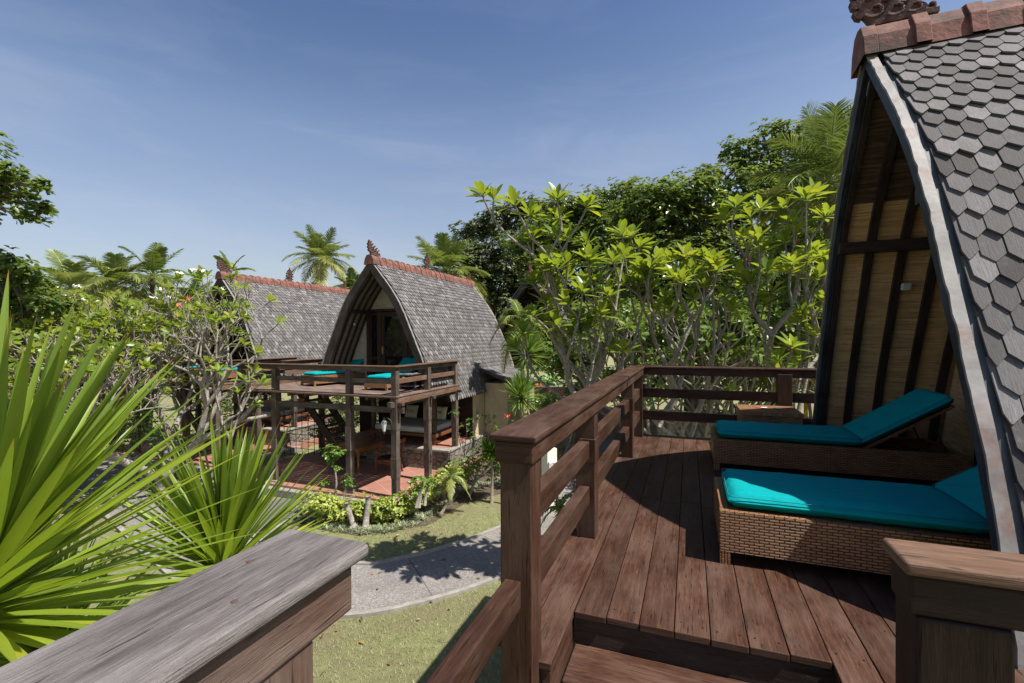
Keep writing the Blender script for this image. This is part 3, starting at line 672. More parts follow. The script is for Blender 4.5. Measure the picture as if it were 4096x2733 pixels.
# ================================================================== DECKS (middle hut and its two neighbours)
def make_deck(full=True):
    d = thing('wooden_deck', 'weathered timber deck on posts with a railing over the tiled terrace of the middle hut', 'deck', loc2w(0, 0), -B_MID, 'timber decks on posts')
    b = MB(); y = -.1; dz = DZ
    while y < 3.25:
        x = -5.42; first = y < -.05
        while x < .12:
            L = min(random.choice((1.9, 2.6, 3.4)), .12 - x)
            if .12 - (x + L) < .6: L = .12 - x
            b.box((x, y, dz - .03), (x + L - .004, y + .136, dz), None, 0); x += L
        y += .146
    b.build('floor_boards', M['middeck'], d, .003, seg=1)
    b = MB(); b.box((-5.44, -.135, dz - .045), (.14, -.105, dz - .002), None, 0); b.build('edge_board', M['cap'], d, .004)
    posts = [(0, 0), (-1.40, 0), (-3.95, 0), (-5.25, 0), (0, 1.507), (0, 3.1), (-5.25, 3.1)]
    for i, (x, y) in enumerate(posts):
        b = MB(); z = .12; k = 0
        while z < dz - .36:
            h_ = (.62, .5, .7)[(k + i) % 3]; w_ = (.077, .088)[(k + i) % 2]
            z2 = min(z + h_, dz - .06) if z + h_ < dz - .7 else dz - .06
            b.box((x - w_, y - w_, z), (x + w_, y + w_, z2 + .002 * k), None, 2, r=.4 + .1 * (k % 2)); z = z2; k += 1
        b.build('post', M['midpost'], d, .006)
        b = MB(); b.box((x - .075, y - .075, dz + (.0 if i else .001)), (x + .075, y + .075, 3.4), None, 2); b.build('railing_post', M['midpost'], d, .005)
        b = MB(); b.box((x - .11, y - .11, .0), (x + .11, y + .11, .3), None, 2); b.build('post_footing', M['kerb'], d, .01)
    b = MB(); b.box((-5.6, -.04, dz - .42), (.25, .04, dz - .28), None, 0); b.build('front_beam', M['midpost'], d, .005)
    b = MB(); b.box((.062, -.02, dz - .2), (.1, 3.2, dz - .045), None, 1); b.build('side_beam', M['cap'], d, .004)
    for x in (-5.25, 0): 
        b = MB(); b.box((x - .05, -.25, dz - .27), (x + .05, 3.2, dz - .13), None, 1); b.build('cross_beam', M['midpost'], d, .005)
    b = MB()
    for x in (-4.7, -4.2, -3.4, -2.8, -2.2, -.8, -.45): b.box((x - .03, -.09, dz - .125), (x + .03, 3.2, dz - .035), None, 1)
    b.build('joists', M['midpost'], d, .003)
    for x, y in ((0, 0), (0, 1.507), (0, 3.1)):
        b = MB(); b.box((x - .22, y - .05, dz - .24), (x + .24, y + .05, dz - .16), None, 0); b.build('bracket', M['midpost'], d, .004)
    b = MB(); b.beam((-5.2, .02, dz - .95), (-4.6, .02, dz - .4), .06, .1, (0, 1, 0)); b.build('brace', M['midpost'], d, .004)
    cz = 3.524
    b = MB()
    for x0, x1 in ((-5.42, -1.9), (-1.897, .12)): b.box((x0, -.13, cz - .03), (x1, .1, cz), None, 0)
    b.box((-.11, .103, cz - .03), (.12, 3.25, cz), None, 1); b.box((-5.40, 1.5, cz - .03), (-5.18, 3.3, cz), None, 1); b.box((-.7, 3.05, cz - .03), (-.113, 3.25, cz), None, 0)
    b.build('rail_cap', M['cap'], d, .008)
    b = MB(); b.box((-5.3, -.045, cz - .15), (.045, .045, cz - .032), None, 0); b.box((-.045, .047, cz - .15), (.045, 3.2, cz - .032), None, 1); b.box((-5.34, 1.5, cz - .15), (-5.25, 3.25, cz - .032), None, 1); b.build('rail_beam', M['midpost'], d, .004)
    b = MB(); b.box((-5.3, -.03, cz - .45), (-.02, .03, cz - .33), None, 0); b.build('middle_rail', M['midpost'], d, .004)
    b = MB(); b.box((-.03, .05, cz - .45), (.03, 3.1, cz - .33), None, 1); b.build('middle_rail', M['cap'], d, .004)
    b = MB(); b.box((-5.32, 1.55, cz - .45), (-5.26, 3.1, cz - .33), None, 1); b.build('middle_rail', M['cap'], d, .004)
    return d
deck = make_deck()
dk2 = copy_tree(deck); dk2.location = deck.location + SHIFT; dk2['label'] = 'timber deck of the left hut seen through the bare branches, left of the middle deck'
dk3 = copy_tree(deck); dk3.location = deck.location + SHIFT * 2 + Vector((0, 0, -.25)); dk3['label'] = 'farthest timber deck at the far left, beyond the hedge'
def make_stairs():
    t = thing('staircase', 'dark open wooden staircase under the left end of the middle deck', 'stairs', loc2w(-5.1, 2.2), -B_MID, 'stairs under the decks')
    for s_ in (-.42, .42):
        b = MB(); b.beam((0, s_, 2.72), (2.15, s_, .28), .06, .24); b.build('stringer', M['hutwood'], t, .004)
    b = MB()
    for k in range(9): b.box((.2 + k * .225, -.39, 2.48 - k * .26), (.44 + k * .225, .39, 2.52 - k * .26), None, 1)
    b.build('treads', M['midpost'], t, .004); return t
st1 = make_stairs(); st2 = copy_tree(st1); st2.location = st1.location + SHIFT; st2['label'] = 'open wooden staircase under the left hut deck, behind the frangipani trunks'

# terrace below
def make_terrace():
    t = thing('tiled_terrace', 'terracotta tiled terrace floor with a low kerb under the middle deck', 'terrace', loc2w(0, 0), -B_MID, 'tiled terraces under the decks')
    b = MB(); b.box((-5.55, -.22, 0), (.2, 5.0, .25)); b.build('floor', M['tile'], t)
    b = MB(); b.box((-5.7, -.42, 0), (.42, -.225, .2), None, 0); b.box((.204, -.225, 0), (.42, 3, .2), None, 1); b.build('kerb', M['kerb'], t, .02)
    b = MB()
    for x0, x1, y0, y1 in ((-4.3, .1, 2.5, 2.62), (-.02, .1, 2.62, 5.6)):
        n = 8; Lx = x1 - x0; Ly = y1 - y0
        if Lx > Ly: b.poly([(x0, y0, .25), (x1, y0, .25), (x1, y0, .8), (x0, y0, .8)], [(0, 0), (Lx, 0), (Lx, .6), (0, .6)])
        else: b.poly([(x1, 2.5, .0), (x1, y1, .0), (x1, y1, .8), (x1, 2.5, .8)], [(0, 0), (3.1, 0), (3.1, .8), (0, .8)])
    b.build('stone_wall', M['blocks'], t)
    b = MB(); b.box((-4.3, 2.75, .3), (-.02, 5.6, .85)); b.build('raised_floor', M['tile'], t)
    b = MB(); b.box((-4.32, 2.47, .8), (.13, 2.745, .87), None, 0); b.box((-.015, 2.75, .8), (.13, 5.6, .87), None, 1); b.build('coping', M['kerb'], t, .015)
    return t
te1 = make_terrace(); te2 = copy_tree(te1); te2.location = te1.location + SHIFT; te2['label'] = 'shaded tiled terrace under the left hut deck, behind the frangipani trunks'

def make_daybed():
    d = thing('daybed', 'low wooden daybed with a pale mattress on the raised stone floor under the middle hut', 'daybed', loc2w(-1.85, 3.75, .85), -B_MID, 'daybeds under the huts')
    b = MB(); b.box((-1.28, -.8, .26), (1.28, .8, .36), None, 0); b.box((-1.3, -.84, .27), (1.3, -.8, .35), None, 0); b.build('frame', M['redwood'], d, .006)
    for x in (-1.15, 1.15):
        for y in (-.7, .7):
            b = MB(); b.box((x - .05, y - .05, 0), (x + .05, y + .05, .26), None, 2); b.box((x - .2, y - .03, .08), (x + .2, y + .03, .14), None, 0); b.build('leg', M['redwood'], d, .004)
            b = MB(); b.box((x - .06, y - .06, .37), (x + .06, y + .06, 1.93), None, 2); b.build('corner_post', M['midpost'], d, .004)
    b = MB(); b.box((-1.08, -.76, .36), (1.08, .76, .55)); b.build('mattress', M['mattress'], d, .05, True, 3)
    return d
db1 = make_daybed(); db2 = copy_tree(db1); db2.location = db1.location + SHIFT; db2['label'] = 'low daybed with a pale mattress in the shade under the left hut'
def text_obj(name, body, size, Mw, mat, parent, ext=.002):
    cu = bpy.data.curves.new(name, 'FONT'); cu.body = body; cu.size = size; cu.extrude = ext; cu.align_x = 'CENTER'; cu.align_y = 'CENTER'
    o = bpy.data.objects.new(name, cu); C.objects.link(o); dg = bpy.context.evaluated_depsgraph_get(); me = bpy.data.meshes.new_from_object(o.evaluated_get(dg))
    bpy.data.objects.remove(o); me.materials.clear(); me.materials.append(mat); o = bpy.data.objects.new(name, me); C.objects.link(o); o.parent = parent; o.matrix_local = Mw; return o
for i, (x, txt, lb) in enumerate(((-2.35, 'YOU', 'cream cushion printed YOU leaning at the back of the daybed'), (-1.2, 'ME', 'cream cushion printed with an E at the right end of the daybed'))):
    t = thing('cushion', lb, 'cushion', loc2w(x, 4.22, 1.42), -B_MID, 'cushions on the daybed')
    b = MB(); n = 10
    Mx = Matrix.Rotation(R(-18), 4, 'X')
    P = []
    for a in range(n + 1):
        for c in range(n + 1):
            u, v = a / n * 2 - 1, c / n * 2 - 1; th = .085 * ((1 - u ** 4) * (1 - v ** 4)) ** .5; pin = 1 - .06 * (1 - abs(v)) if abs(u) > .9 else 1
            P.append((u * .25 * pin, th, v * .22 + .24))
    for sg in (-1, 1):
        PP = [Mx @ Vector((p[0], p[1] * sg, p[2])) for p in P]
        b.poly(PP, None, .5, [(a * (n + 1) + c, a * (n + 1) + c + 1, (a + 1) * (n + 1) + c + 1, (a + 1) * (n + 1) + c) for a in range(n) for c in range(n)])
    cu_ = b.build('cover', M['cream'], t, 0, True)
    text_obj('lettering', txt, .16, Mx @ Matrix.Translation((0, -.089, .24)) @ Matrix.Rotation(R(90), 4, 'X'), M['black'], t)

# dining table and chairs under the deck
t = thing('dining_table', 'honey coloured wooden table with turned legs under the middle deck', 'table', loc2w(-2.72, 2.0, .25), -B_MID - R(6))
b = MB()
for k in range(8): b.box((-.6 + k * .151, -.66, .72), (-.6 + k * .151 + .149, .4, .755), None, 1)
b.build('tabletop', M['teak'], t, .006)
b = MB(); b.box((-.54, -.6, .62), (.54, -.57, .719), None, 0); b.box((-.54, .31, .62), (.54, .34, .719), None, 0); b.box((-.54, -.57, .62), (-.51, .31, .719), None, 1); b.box((.51, -.57, .62), (.54, .31, .719), None, 1); b.build('apron', M['teak'], t, .003)
for x in (-.51, .51):
    for y in (-.57, .31):
        b = MB(); b.lathe([(.02, 0), (.03, .03), (.022, .06), (.028, .1), (.034, .3), (.042, .46), (.03, .48), (.045, .5), (.045, .53), (.032, .55)], (x, y, 0), 12); b.box((x - .045, y - .045, .55), (x + .045, y + .045, .719), None, 2); b.build('leg', M['teak'], t, 0)
def make_chair():
    c = thing('armchair', 'carved reddish wooden armchair at the right side of the terrace table', 'armchair', loc2w(-1.5, 1.75, .25), -B_MID + R(184), 'armchairs at the terrace table')
    b = MB(); b.box((-.26, -.28, .4), (.26, .28, .44)); b.build('seat', M['redwood'], c, .008)
    for x, y in ((.24, .26), (.24, -.26)):
        b = MB(); b.lathe([(.018, 0), (.026, .04), (.018, .08), (.03, .2), (.022, .34), (.03, .4), (.02, .44), (.028, .5), (.018, .55), (.026, .62), (.02, .66)], (x, y, 0), 10); b.build('leg', M['redwood'], c)
    for y in (-.26, .26):
        b = MB(); b.beam((-.32, y, 0), (-.25, y, .42), .04, .05, (1, 0, 0)); b.beam((-.25, y, .42), (-.4, y, .98), .04, .05, (1, 0, 0)); b.build('leg', M['redwood'], c, .004)
        b = MB(); b.tube([(-.33, y, .66), (-.2, y * 1.05, .66), (0, y * 1.1, .63), (.15, y * 1.1, .66), (.27, y * 1.05, .7), (.3, y * 1.05, .67), (.27, y * 1.05, .65)], [.018, .022, .024, .026, .028, .02, .012], 8); b.build('armrest', M['redwood'], c)
    b = MB(); b.beam((-.41, -.29, .96), (-.41, .29, .96), .03, .1)
    b.beam((-.28, -.25, .52), (-.28, .25, .52), .025, .05)
    for k in range(5): b.beam((-.28, -.25 + k * .125, .52), (-.395, -.25 + (4 - k) * .125, .93), .014, .025, (1, 0, 0)); b.beam((-.3 - .02 * k, -.25, .6 + .07 * k), (-.3 - .02 * k, .25, .6 + .07 * k), .012, .014)
    b.build('backrest', M['redwood'], c, .003)
    b = MB(); b.box((-.25, -.26, .32), (.25, .26, .398)); b.build('seat_rail', M['redwood'], c, .004)
    b = MB(); b.box((-.22, -.23, .441), (.23, .23, .48)); b.build('cushion', M['hutwood'], c, .015)
    return c
ch1 = make_chair()
ch2 = copy_tree(ch1); ch2.location = loc2w(-3.95, 2.35, .25); ch2.rotation_euler.z = -B_MID + R(-25); ch2['label'] = 'dark armchair in the shade at the left side of the terrace table'

# lantern on the corner post
t = thing('wall_lantern', 'small clear glass lantern hung on the corner post of the middle deck', 'lantern', loc2w(-.19, -.2, 1.93), -B_MID)
b = MB(); b.lathe([(.035, .0), (.075, .2), (.07, .205)], (0, 0, 0), 6); b.build('glass', M['lampglass'], t)
b = MB(); b.lathe([(.085, .2), (.06, .25), (.02, .29), (.012, .33), (.018, .345), (.0, .36)], (0, 0, 0), 6); b.lathe([(.006, -.07), (.02, -.05), (.012, -.03), (.04, -.01), (.04, .0)], (0, 0, 0), 6)
b.tube([(0, .0, .28), (.05, .05, .33), (.12, .11, .26), (.16, .12, .1)], .008, 5); b.build('bracket', M['lampmetal'], t)

# square sign plaque and trellis under left end
t = thing('wooden_sign', 'small square tan plaque hanging under the left end of the middle deck', 'sign', loc2w(-4.35, 1.3, 2.1), -B_MID)
b = MB(); b.box((-.13, -.015, 0), (.13, .015, .27)); b.build('board', M['teak'], t)
b = MB(); b.tube([(-.1, 0, .27), (-.1, 0, .6)], .004, 5); b.tube([(.1, 0, .27), (.1, 0, .6)], .004, 5); b.build('cord', M['black'], t)
t = thing('trellis', 'dark square lattice trellis beside the posts at the left end of the middle terrace', 'trellis', loc2w(-6.1, 2.6, .15), -B_MID)
b = MB()
for k in range(9): b.box((-.9 + k * .27, -.008, 0), (-.885 + k * .27, .008, 1.55), None, 2)
for k in range(7): b.box((-.95, -.02, .05 + k * .24), (1.35, -.009, .066 + k * .24), None, 0)
b.build('lattice', M['hutwood'], t)

# ================================================================== SUNBEDS
def cushion_mesh(L, W, T, nx=40, ny=20):
    """soft box lying x 0..L, y -W/2..W/2, z 0..T"""
    b = MB(); P = []
    for i in range(nx + 1):
        for j in range(ny + 1):
            u, v = i / nx * 2 - 1, j / ny * 2 - 1
            e = max(0, 1 - (abs(u) ** 26)) ** .5 * max(0, 1 - (abs(v) ** 9)) ** .5
            wv = .0016 * math.sin(i * 1.3 + j) * (abs(v) > .75)
            from mathutils import noise as NZ
            wz = .0045 * NZ.noise(Vector((u * L * 3.2, v * W * 5, L * 7))) + .0025 * NZ.noise(Vector((u * L * 9, v * W * 6, 3))) - .007 * (1 - v * v) * (1 - u * u) * (.6 + .4 * math.cos(u * 9))
            wv += wz
            P.append((u * L / 2 * (1 - .012 * abs(v) ** 8) + L / 2, v * W / 2 * (1 - .02 * abs(u) ** 14) + wv * .5, T / 2 + T / 2 * e + wv * e))
    n1 = (nx + 1) * (ny + 1); Q = [(p[0], p[1], T - p[2]) for p in P]
    fa = [(a * (ny + 1) + c, (a + 1) * (ny + 1) + c, (a + 1) * (ny + 1) + c + 1, a * (ny + 1) + c + 1) for a in range(nx) for c in range(ny)]
    fb = [tuple(n1 + i for i in reversed(f)) for f in fa]; b.poly(P + Q, None, .5, fa + fb)
    return b
def piping(L, W, T, o, s, Mx=None):
    pts = []
    r = .035; x0, x1, y0, y1 = .006, L - .006, -W / 2 + .006, W / 2 - .006
    for cx, cy, a0 in ((x1 - r, y1 - r, 0), (x0 + r, y1 - r, 90), (x0 + r, y0 + r, 180), (x1 - r, y0 + r, 270)):
        for k in range(5): a = R(a0 + k * 22.5); pts.append((cx + r * math.cos(a), cy + r * math.sin(a), T * .8))
    pts.append(pts[0]); b = MB(); b.tube(pts, .0026, 6, False); b.build('piping', M['tealdark'], o, 0, True)
def make_lounger(label, loc, rz, group, L=2.02, W=.73, raise_deg=33, deck_hinge=1.3):
    s = thing('sun_lounger', label, 'sunbed', loc, rz, group)     # x along, foot at x=0; y centred
    Hh = .315; b = MB()
    def panel(P, u0, u1, z0, z1, flip=False): b.poly(P, [(u0, z0), (u1, z0), (u1, z1), (u0, z1)], .5)
    zb = .075
    for y in (-W / 2, W / 2): panel([(0, y, zb), (L, y, zb), (L, y, Hh), (0, y, Hh)], 0, L, zb, Hh)
    for x in (0, L): panel([(x, -W / 2, zb), (x, W / 2, zb), (x, W / 2, Hh), (x, -W / 2, Hh)], 0, W, zb, Hh)
    panel([(0, -W / 2, zb + .001), (L, -W / 2, zb + .001), (L, W / 2, zb + .001), (0, W / 2, zb + .001)], 0, L, 0, W)
    for (x0, x1, y0, y1) in ((0, .05, -W / 2, W / 2), (.05, L, -W / 2, -W / 2 + .04), (.05, L, W / 2 - .04, W / 2), (L - .05, L, -W / 2 + .04, W / 2 - .04)): panel([(x0, y0, Hh), (x1, y0, Hh), (x1, y1, Hh), (x0, y1, Hh)], x0 + y0, x1 + y0, y0, y1)
    panel([(.05, -W / 2 + .04, Hh - .01), (deck_hinge + .1, -W / 2 + .04, Hh - .01), (deck_hinge + .1, W / 2 - .04, Hh - .01), (.05, W / 2 - .04, Hh - .01)], 0, 1.2, 0, .65)
    b.build('base', M['wicker'], s)
    for x in (.0, L - .06):
        for y in (-W / 2, W / 2 - .06):
            l = MB(); l.box((x + .001, y + .001, 0), (x + .059, y + .059, zb + .01)); l.build('leg', M['wicker'], s)
    ra = R(raise_deg); Mb = Matrix.Translation((deck_hinge, 0, Hh)) @ Matrix.Rotation(-ra, 4, 'Y'); Lb = .78
    l = MB(); l.box((0, -W / 2 + .06, -.02), (Lb, W / 2 - .06, .0), Mb, 0); l.build('backrest', M['wicker'], s)
    for yq in (-W / 2 + .1, W / 2 - .1): l = MB(); l.beam((deck_hinge + .5, yq, Hh + .29), (deck_hinge + .62, yq, Hh), .012, .012); l.build('prop', M['hutwood'], s)
    m1 = cushion_mesh(deck_hinge - .045, W - .07, .1); c1 = m1.build('cushion', M['teal'], s, 0, True); c1.location = (.045, 0, Hh - .002); 
    m2 = cushion_mesh(Lb + .02, W - .07, .1); c2 = m2.build('back_cushion', M['teal'], s, 0, True); c2.matrix_local = Mb @ Matrix.Translation((0.01, 0, .004))
    piping(deck_hinge - .045, W - .07, .1, c1, s); piping(Lb + .02, W - .07, .1, c2, s)
    return s
def uvp(u, v, z=2.85): return OX * v + OY * u + Vector((0, 0, z))
lo1 = make_lounger('wicker sunbed with a sunlit turquoise cushion, nearest on the deck', uvp(3.41, .17), -A_OUR, 'turquoise sunbeds')
lo2 = make_lounger('wicker sunbed with a raised shaded turquoise backrest, behind the nearest sunbed', uvp(5.54, .23), -A_OUR, 'turquoise sunbeds')
def far_lounger(x, y, deg, lb, P=PM, z=DZ):
    c = copy_tree(lo2); c.location = loc2w(x, y, z, P); c.rotation_euler.z = -B_MID + R(90 + deg); c['label'] = lb; return c
far_lounger(-4.0, 1.2, -14, 'angled left one of the two sunbeds on the middle deck')
far_lounger(-1.22, .82, 2, 'right one of the two sunbeds on the middle deck, beside the small grey table')
far_lounger(-3.95, .95, -6, 'left one of the two sunbeds on the left hut deck', PM + SHIFT)
far_lounger(-1.3, .85, 2, 'right sunbed on the left hut deck, next to the middle deck railing', PM + SHIFT)
far_lounger(-1.2, .8, 4, 'right one of the two sunbeds on the farthest deck at the left', PM + SHIFT * 2, DZ - .25)
far_lounger(-3.0, .8, 4, 'left one of the two sunbeds on the farthest deck, mostly behind sword leaves', PM + SHIFT * 2, DZ - .25)
t = thing('side_table', 'small grey slatted wooden table beside the right sunbed on the middle deck', 'side table', loc2w(-.5, 1.5, DZ), -B_MID)
b = MB()
for k in range(5): b.box((-.27 + k * .11, -.25, .4), (-.17 + k * .11, .25, .43), None, 1)
b.build('tabletop', M['grey'], t, .004)
for x in (-.23, .23):
    for y in (-.2, .2): b = MB(); b.box((x - .025, y - .025, 0), (x + .025, y + .025, .4), None, 2); b.build('leg', M['midpost'], t, .003)
b = MB(); b.box((-.25, -.23, .09), (.25, .23, .11)); b.build('shelf', M['grey'], t, .003)
# wicker table with frangipani flowers
t = thing('wicker_table', 'square wicker side table in the far corner of the close deck', 'side table', uvp(6.2, .86), -A_OUR)
b = MB(); q = .3
for (x0, y0, x1, y1) in ((-q, -q, q, -q), (q, -q, q, q), (q, q, -q, q), (-q, q, -q, -q)): b.poly([(x0, y0, .03), (x1, y1, .03), (x1, y1, .48), (x0, y0, .48)], [(0, 0), (.6, 0), (.6, .45), (0, .45)], .5)
b.build('body', M['wicker'], t)
b = MB(); q = .31; P = [(-q, -q), (q, -q), (q, q), (-q, q)]; b.poly([(x, y, .47) for x, y in P] + [(x, y, .505) for x, y in P], [(x, y) for x, y in P] * 2, .5, [(4, 5, 6, 7), (0, 1, 5, 4), (1, 2, 6, 5), (2, 3, 7, 6), (3, 0, 4, 7)]); b.build('tabletop', M['wicker'], t)
def flower(name, lb, cat, loc, mat, r=.035, tilt=0, group=None):
    t = thing(name, lb, cat, loc, random.uniform(0, 6), group); P = []; D = []; N = []
    for k in range(5): a = k * 2 * PI / 5; P.append((0, 0, .004)); D.append((math.cos(a), math.sin(a), .25)); N.append((-.25 * math.cos(a), -.25 * math.sin(a), 1))
    leafmesh('petals', mat, t, P, D, N, r, r * .5, fold=.15, droop=.1)
    b = MB(); b.lathe([(.009, 0), (.011, .006), (0, .011)], (0, 0, 0), 7); b.build('centre', M['yolk'], t); return t
flower('frangipani_flower', 'left white frangipani blossom lying on the wicker table', 'flower', uvp(6.22, .83, 3.357), M['pearl'], .045, group='blossoms on the wicker table')
flower('frangipani_flower', 'right white frangipani blossom lying on the wicker table', 'flower', uvp(6.2, .97, 3.357), M['pearl'], .045, group='blossoms on the wicker table')
flower('frangipani_flower', 'deep pink blossom at the left on the wicker table', 'flower', uvp(6.24, .77, 3.357), M['pink'], .035, group='blossoms on the wicker table')
flower('frangipani_flower', 'deep pink blossom at the right on the wicker table', 'flower', uvp(6.16, 1.03, 3.357), M['pink'], .035, group='blossoms on the wicker table')

# ================================================================== OUR DECK
dk = thing('wooden_deck', 'dark reddish plank deck with a heavy handrail in the foreground right', 'deck', (0, 0, 0), -A_OUR, 'timber decks on posts')
DK = 2.85; b = MB(); p = .1555; i = 0
while -.534 + i * p < 4.4:
    v = -.534 + i * p; cuts = [2.266 if v < .53 else 1.27] + ([4.02 + (.55 if i % 2 else 0) * (1 if i > 4 else .1)] if i < 40 else []) + [6.78 + random.uniform(-.01, .01)]
    cuts[0] += random.uniform(-.008, .004)
    for a, c in zip(cuts, cuts[1:]): b.box((v + .0018, a + .002, DK - .034), (v + p - .0018, c - .002, DK + random.uniform(-.0015, .0015)), None, 1)
    i += 1
b.box((-.693, 1.857, DK - .034), (-.537, 4.5, DK + .001), None, 1); b.box((-.693, 4.504, DK - .034), (-.537, 6.78, DK), None, 1)
b.box((-.85, 1.93, DK - .034), (-.697, 6.78, DK - .001), None, 1)
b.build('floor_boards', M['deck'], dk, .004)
# nail heads
b = MB()
for i in range(1, 30):
    for u in (2.34, 3.2, 3.98, 4.1, 5.0, 5.9, 6.7) if i < 8 else (1.34, 1.9, 2.6, 3.2, 4.1, 5.0):
        for o_ in (.03, .125):
            b.lathe([(.0042, 0), (.0042, .0016)], (-.534 + i * p + o_, u + random.uniform(-.012, .012), DK + .0005), 6)
b.build('nails', M['black'], dk)
b = MB(); b.box((-.54, 2.275, DK - .165), (.585, 2.315, DK - .037), None, 0); b.box((.558, 1.3, DK - .165), (.6, 2.27, DK - .037), None, 1); b.build('fascia_board', M['hutwood'], dk, .004)
b = MB(); b.box((-.585, 1.88, DK - .34), (-.545, 6.7, DK - .037), None, 1); b.build('edge_beam', M['deck'], dk, .004)
for v_ in (-.0675, .088, .243): b = MB(); b.box((v_ - .03, 2.33, DK - .14), (v_ + .03, 6.7, DK - .04), None, 1); b.build('joist', M['hutwood'], dk)  # extra dark strips added under gaps where bright lawn showed through
for u in (2.5, 4.6, 6.6): b = MB(); b.box((-.8, u, DK - .2), (4.4, u + .1, DK - .037), None, 0); b.build('joist', M['hutwood'], dk)
def rpost(v, u, top, w=.065, bot=DK + .001):
    b = MB(); b.box((v - w, u - w, bot), (v + w, u + w, top), None, 2); b.build('railing_post', M['rail'], dk, .006, seg=3)
VP_ = -.657
rpost(VP_, 1.835, 3.74, .067, .02); rpost(VP_, 3.185, 3.74); rpost(VP_, 5.44, 3.74); rpost(VP_, 6.62, 3.74); rpost(1.1, 6.64, 3.74, .08); rpost(2.25, 6.64, 3.74, .07)
for u in (3.185, 5.44): b = MB(); b.box((VP_ - .072, u - .071, 3.36), (VP_ + .069, u + .071, 3.52), None, 2); b.build('post_lap', M['rail'], dk, .004)
b = MB(); b.box((-.765, 1.75, 3.782), (-.565, 3.75, 3.812), None, 1); b.box((-.765, 3.754, 3.782), (-.565, 6.70, 3.812), None, 1); b.box((-.562, 6.56, 3.782), (2.3, 6.74, 3.812), None, 0); b.build('rail_cap', M['rail'], dk, .009, seg=3)
b = MB(); b.box((-.745, 1.76, 3.695), (-.58, 6.68, 3.78), None, 1); b.box((-.578, 6.58, 3.695), (2.3, 6.7, 3.78), None, 0); b.build('rail_beam', M['rail'], dk, .006)
for z in (3.505, 3.2):
    b = MB(); b.box((-.7, 1.9, z - .118), (-.628, 6.6, z), None, 1); b.build('rail', M['rail'], dk, .006)
    b = MB(); b.box((-.6, 6.61, z - .118), (2.28, 6.67, z), None, 0); b.build('rail', M['rail'], dk, .006)
b = MB(); b.box((-.705, .62, 3.11), (-.635, 1.77, 3.222), None, 1); b.build('rail', M['rail'], dk, .006)
# supports
for v, u in ((-.65, 4.3), (-.65, 6.62), (2.5, 6.6), (2.5, 2.4)): b = MB(); b.box((v - .08, u - .08, 0), (v + .08, u + .08, DK - .2), None, 2); b.build('post', M['hutwood'], dk)
# landing and steps
ld = thing('stair_landing', 'dark plank landing one step below the close deck', 'landing', (0, 0, 0), -A_OUR)
b = MB(); u = 2.30; k = 0
while u > -.6:
    wd_ = .3 if k == 0 else .2; b.box((-.53, u - wd_ + .006, 2.655), (.55, u, 2.685), None, 0); u -= wd_; k += 1
    if k == 1: break
b.build('treads', M['deck'], ld, .005)
b = MB(); u = 1.96; z = 2.5
for k in range(3): b.box((-.53, u - .3, z - .03), (.55, u, z), None, 0); u -= .28; z -= .18
b.build('steps', M['deck'], ld, .005)
b = MB(); b.box((-.583, .9, 1.95), (-.54, 1.876, 2.63), None, 1); b.build('stringer', M['rail'], ld)

lr = thing('handrail', 'weathered grey topped handrail crossing the bottom left foreground', 'handrail', (0, 0, 0), -A_OUR, 'foreground handrails')
b = MB(); b.box((-.775, -1.6, 3.782), (-.572, .742, 3.812), None, 1); b.build('rail_cap', M['grey'], lr, .012, seg=4)
for v_, u_ in ((-.72, .6), (-.63, .5), (-.7, .1), (-.62, -.2), (-.715, -.5)): b = MB(); b.lathe([(.0055, 0), (.0055, .0012), (.003, .0018)], (v_, u_, 3.8118), 8); b.build('screw', M['rust'], lr)
b = MB(); b.box((-.742, -1.55, 3.69), (-.592, .715, 3.78), None, 1); b.build('rail_beam', M['brownside'], lr, .008, seg=3)
b = MB(); b.box((-.735, .475, .0), (-.6, .625, 3.689), None, 2); b.build('post', M['brownside'], lr, .006)
b = MB(); b.box((-.735, -1.5, .0), (-.6, -1.35, 3.689), None, 2); b.build('post', M['brownside'], lr, .006)
b = MB(); b.box((-.7, -1.35, 3.15), (-.64, .475, 3.25), None, 1); b.build('rail', M['brownside'], lr, .006)
rr2 = thing('handrail', 'sunlit brown topped handrail end at the bottom right corner', 'handrail', (0, 0, 0), -A_OUR, 'foreground handrails')
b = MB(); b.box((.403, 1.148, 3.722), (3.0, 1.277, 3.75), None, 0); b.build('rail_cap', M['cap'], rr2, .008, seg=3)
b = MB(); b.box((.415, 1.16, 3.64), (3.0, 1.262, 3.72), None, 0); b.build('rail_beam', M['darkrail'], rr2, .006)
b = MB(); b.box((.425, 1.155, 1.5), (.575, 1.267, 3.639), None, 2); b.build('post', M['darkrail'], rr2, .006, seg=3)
b = MB(); b.box((.576, 1.185, 3.4), (3.0, 1.235, 3.5), None, 0); b.box((.576, 1.185, 3.08), (3.0, 1.235, 3.18), None, 0); b.build('rail', M['rail'], rr2, .005)

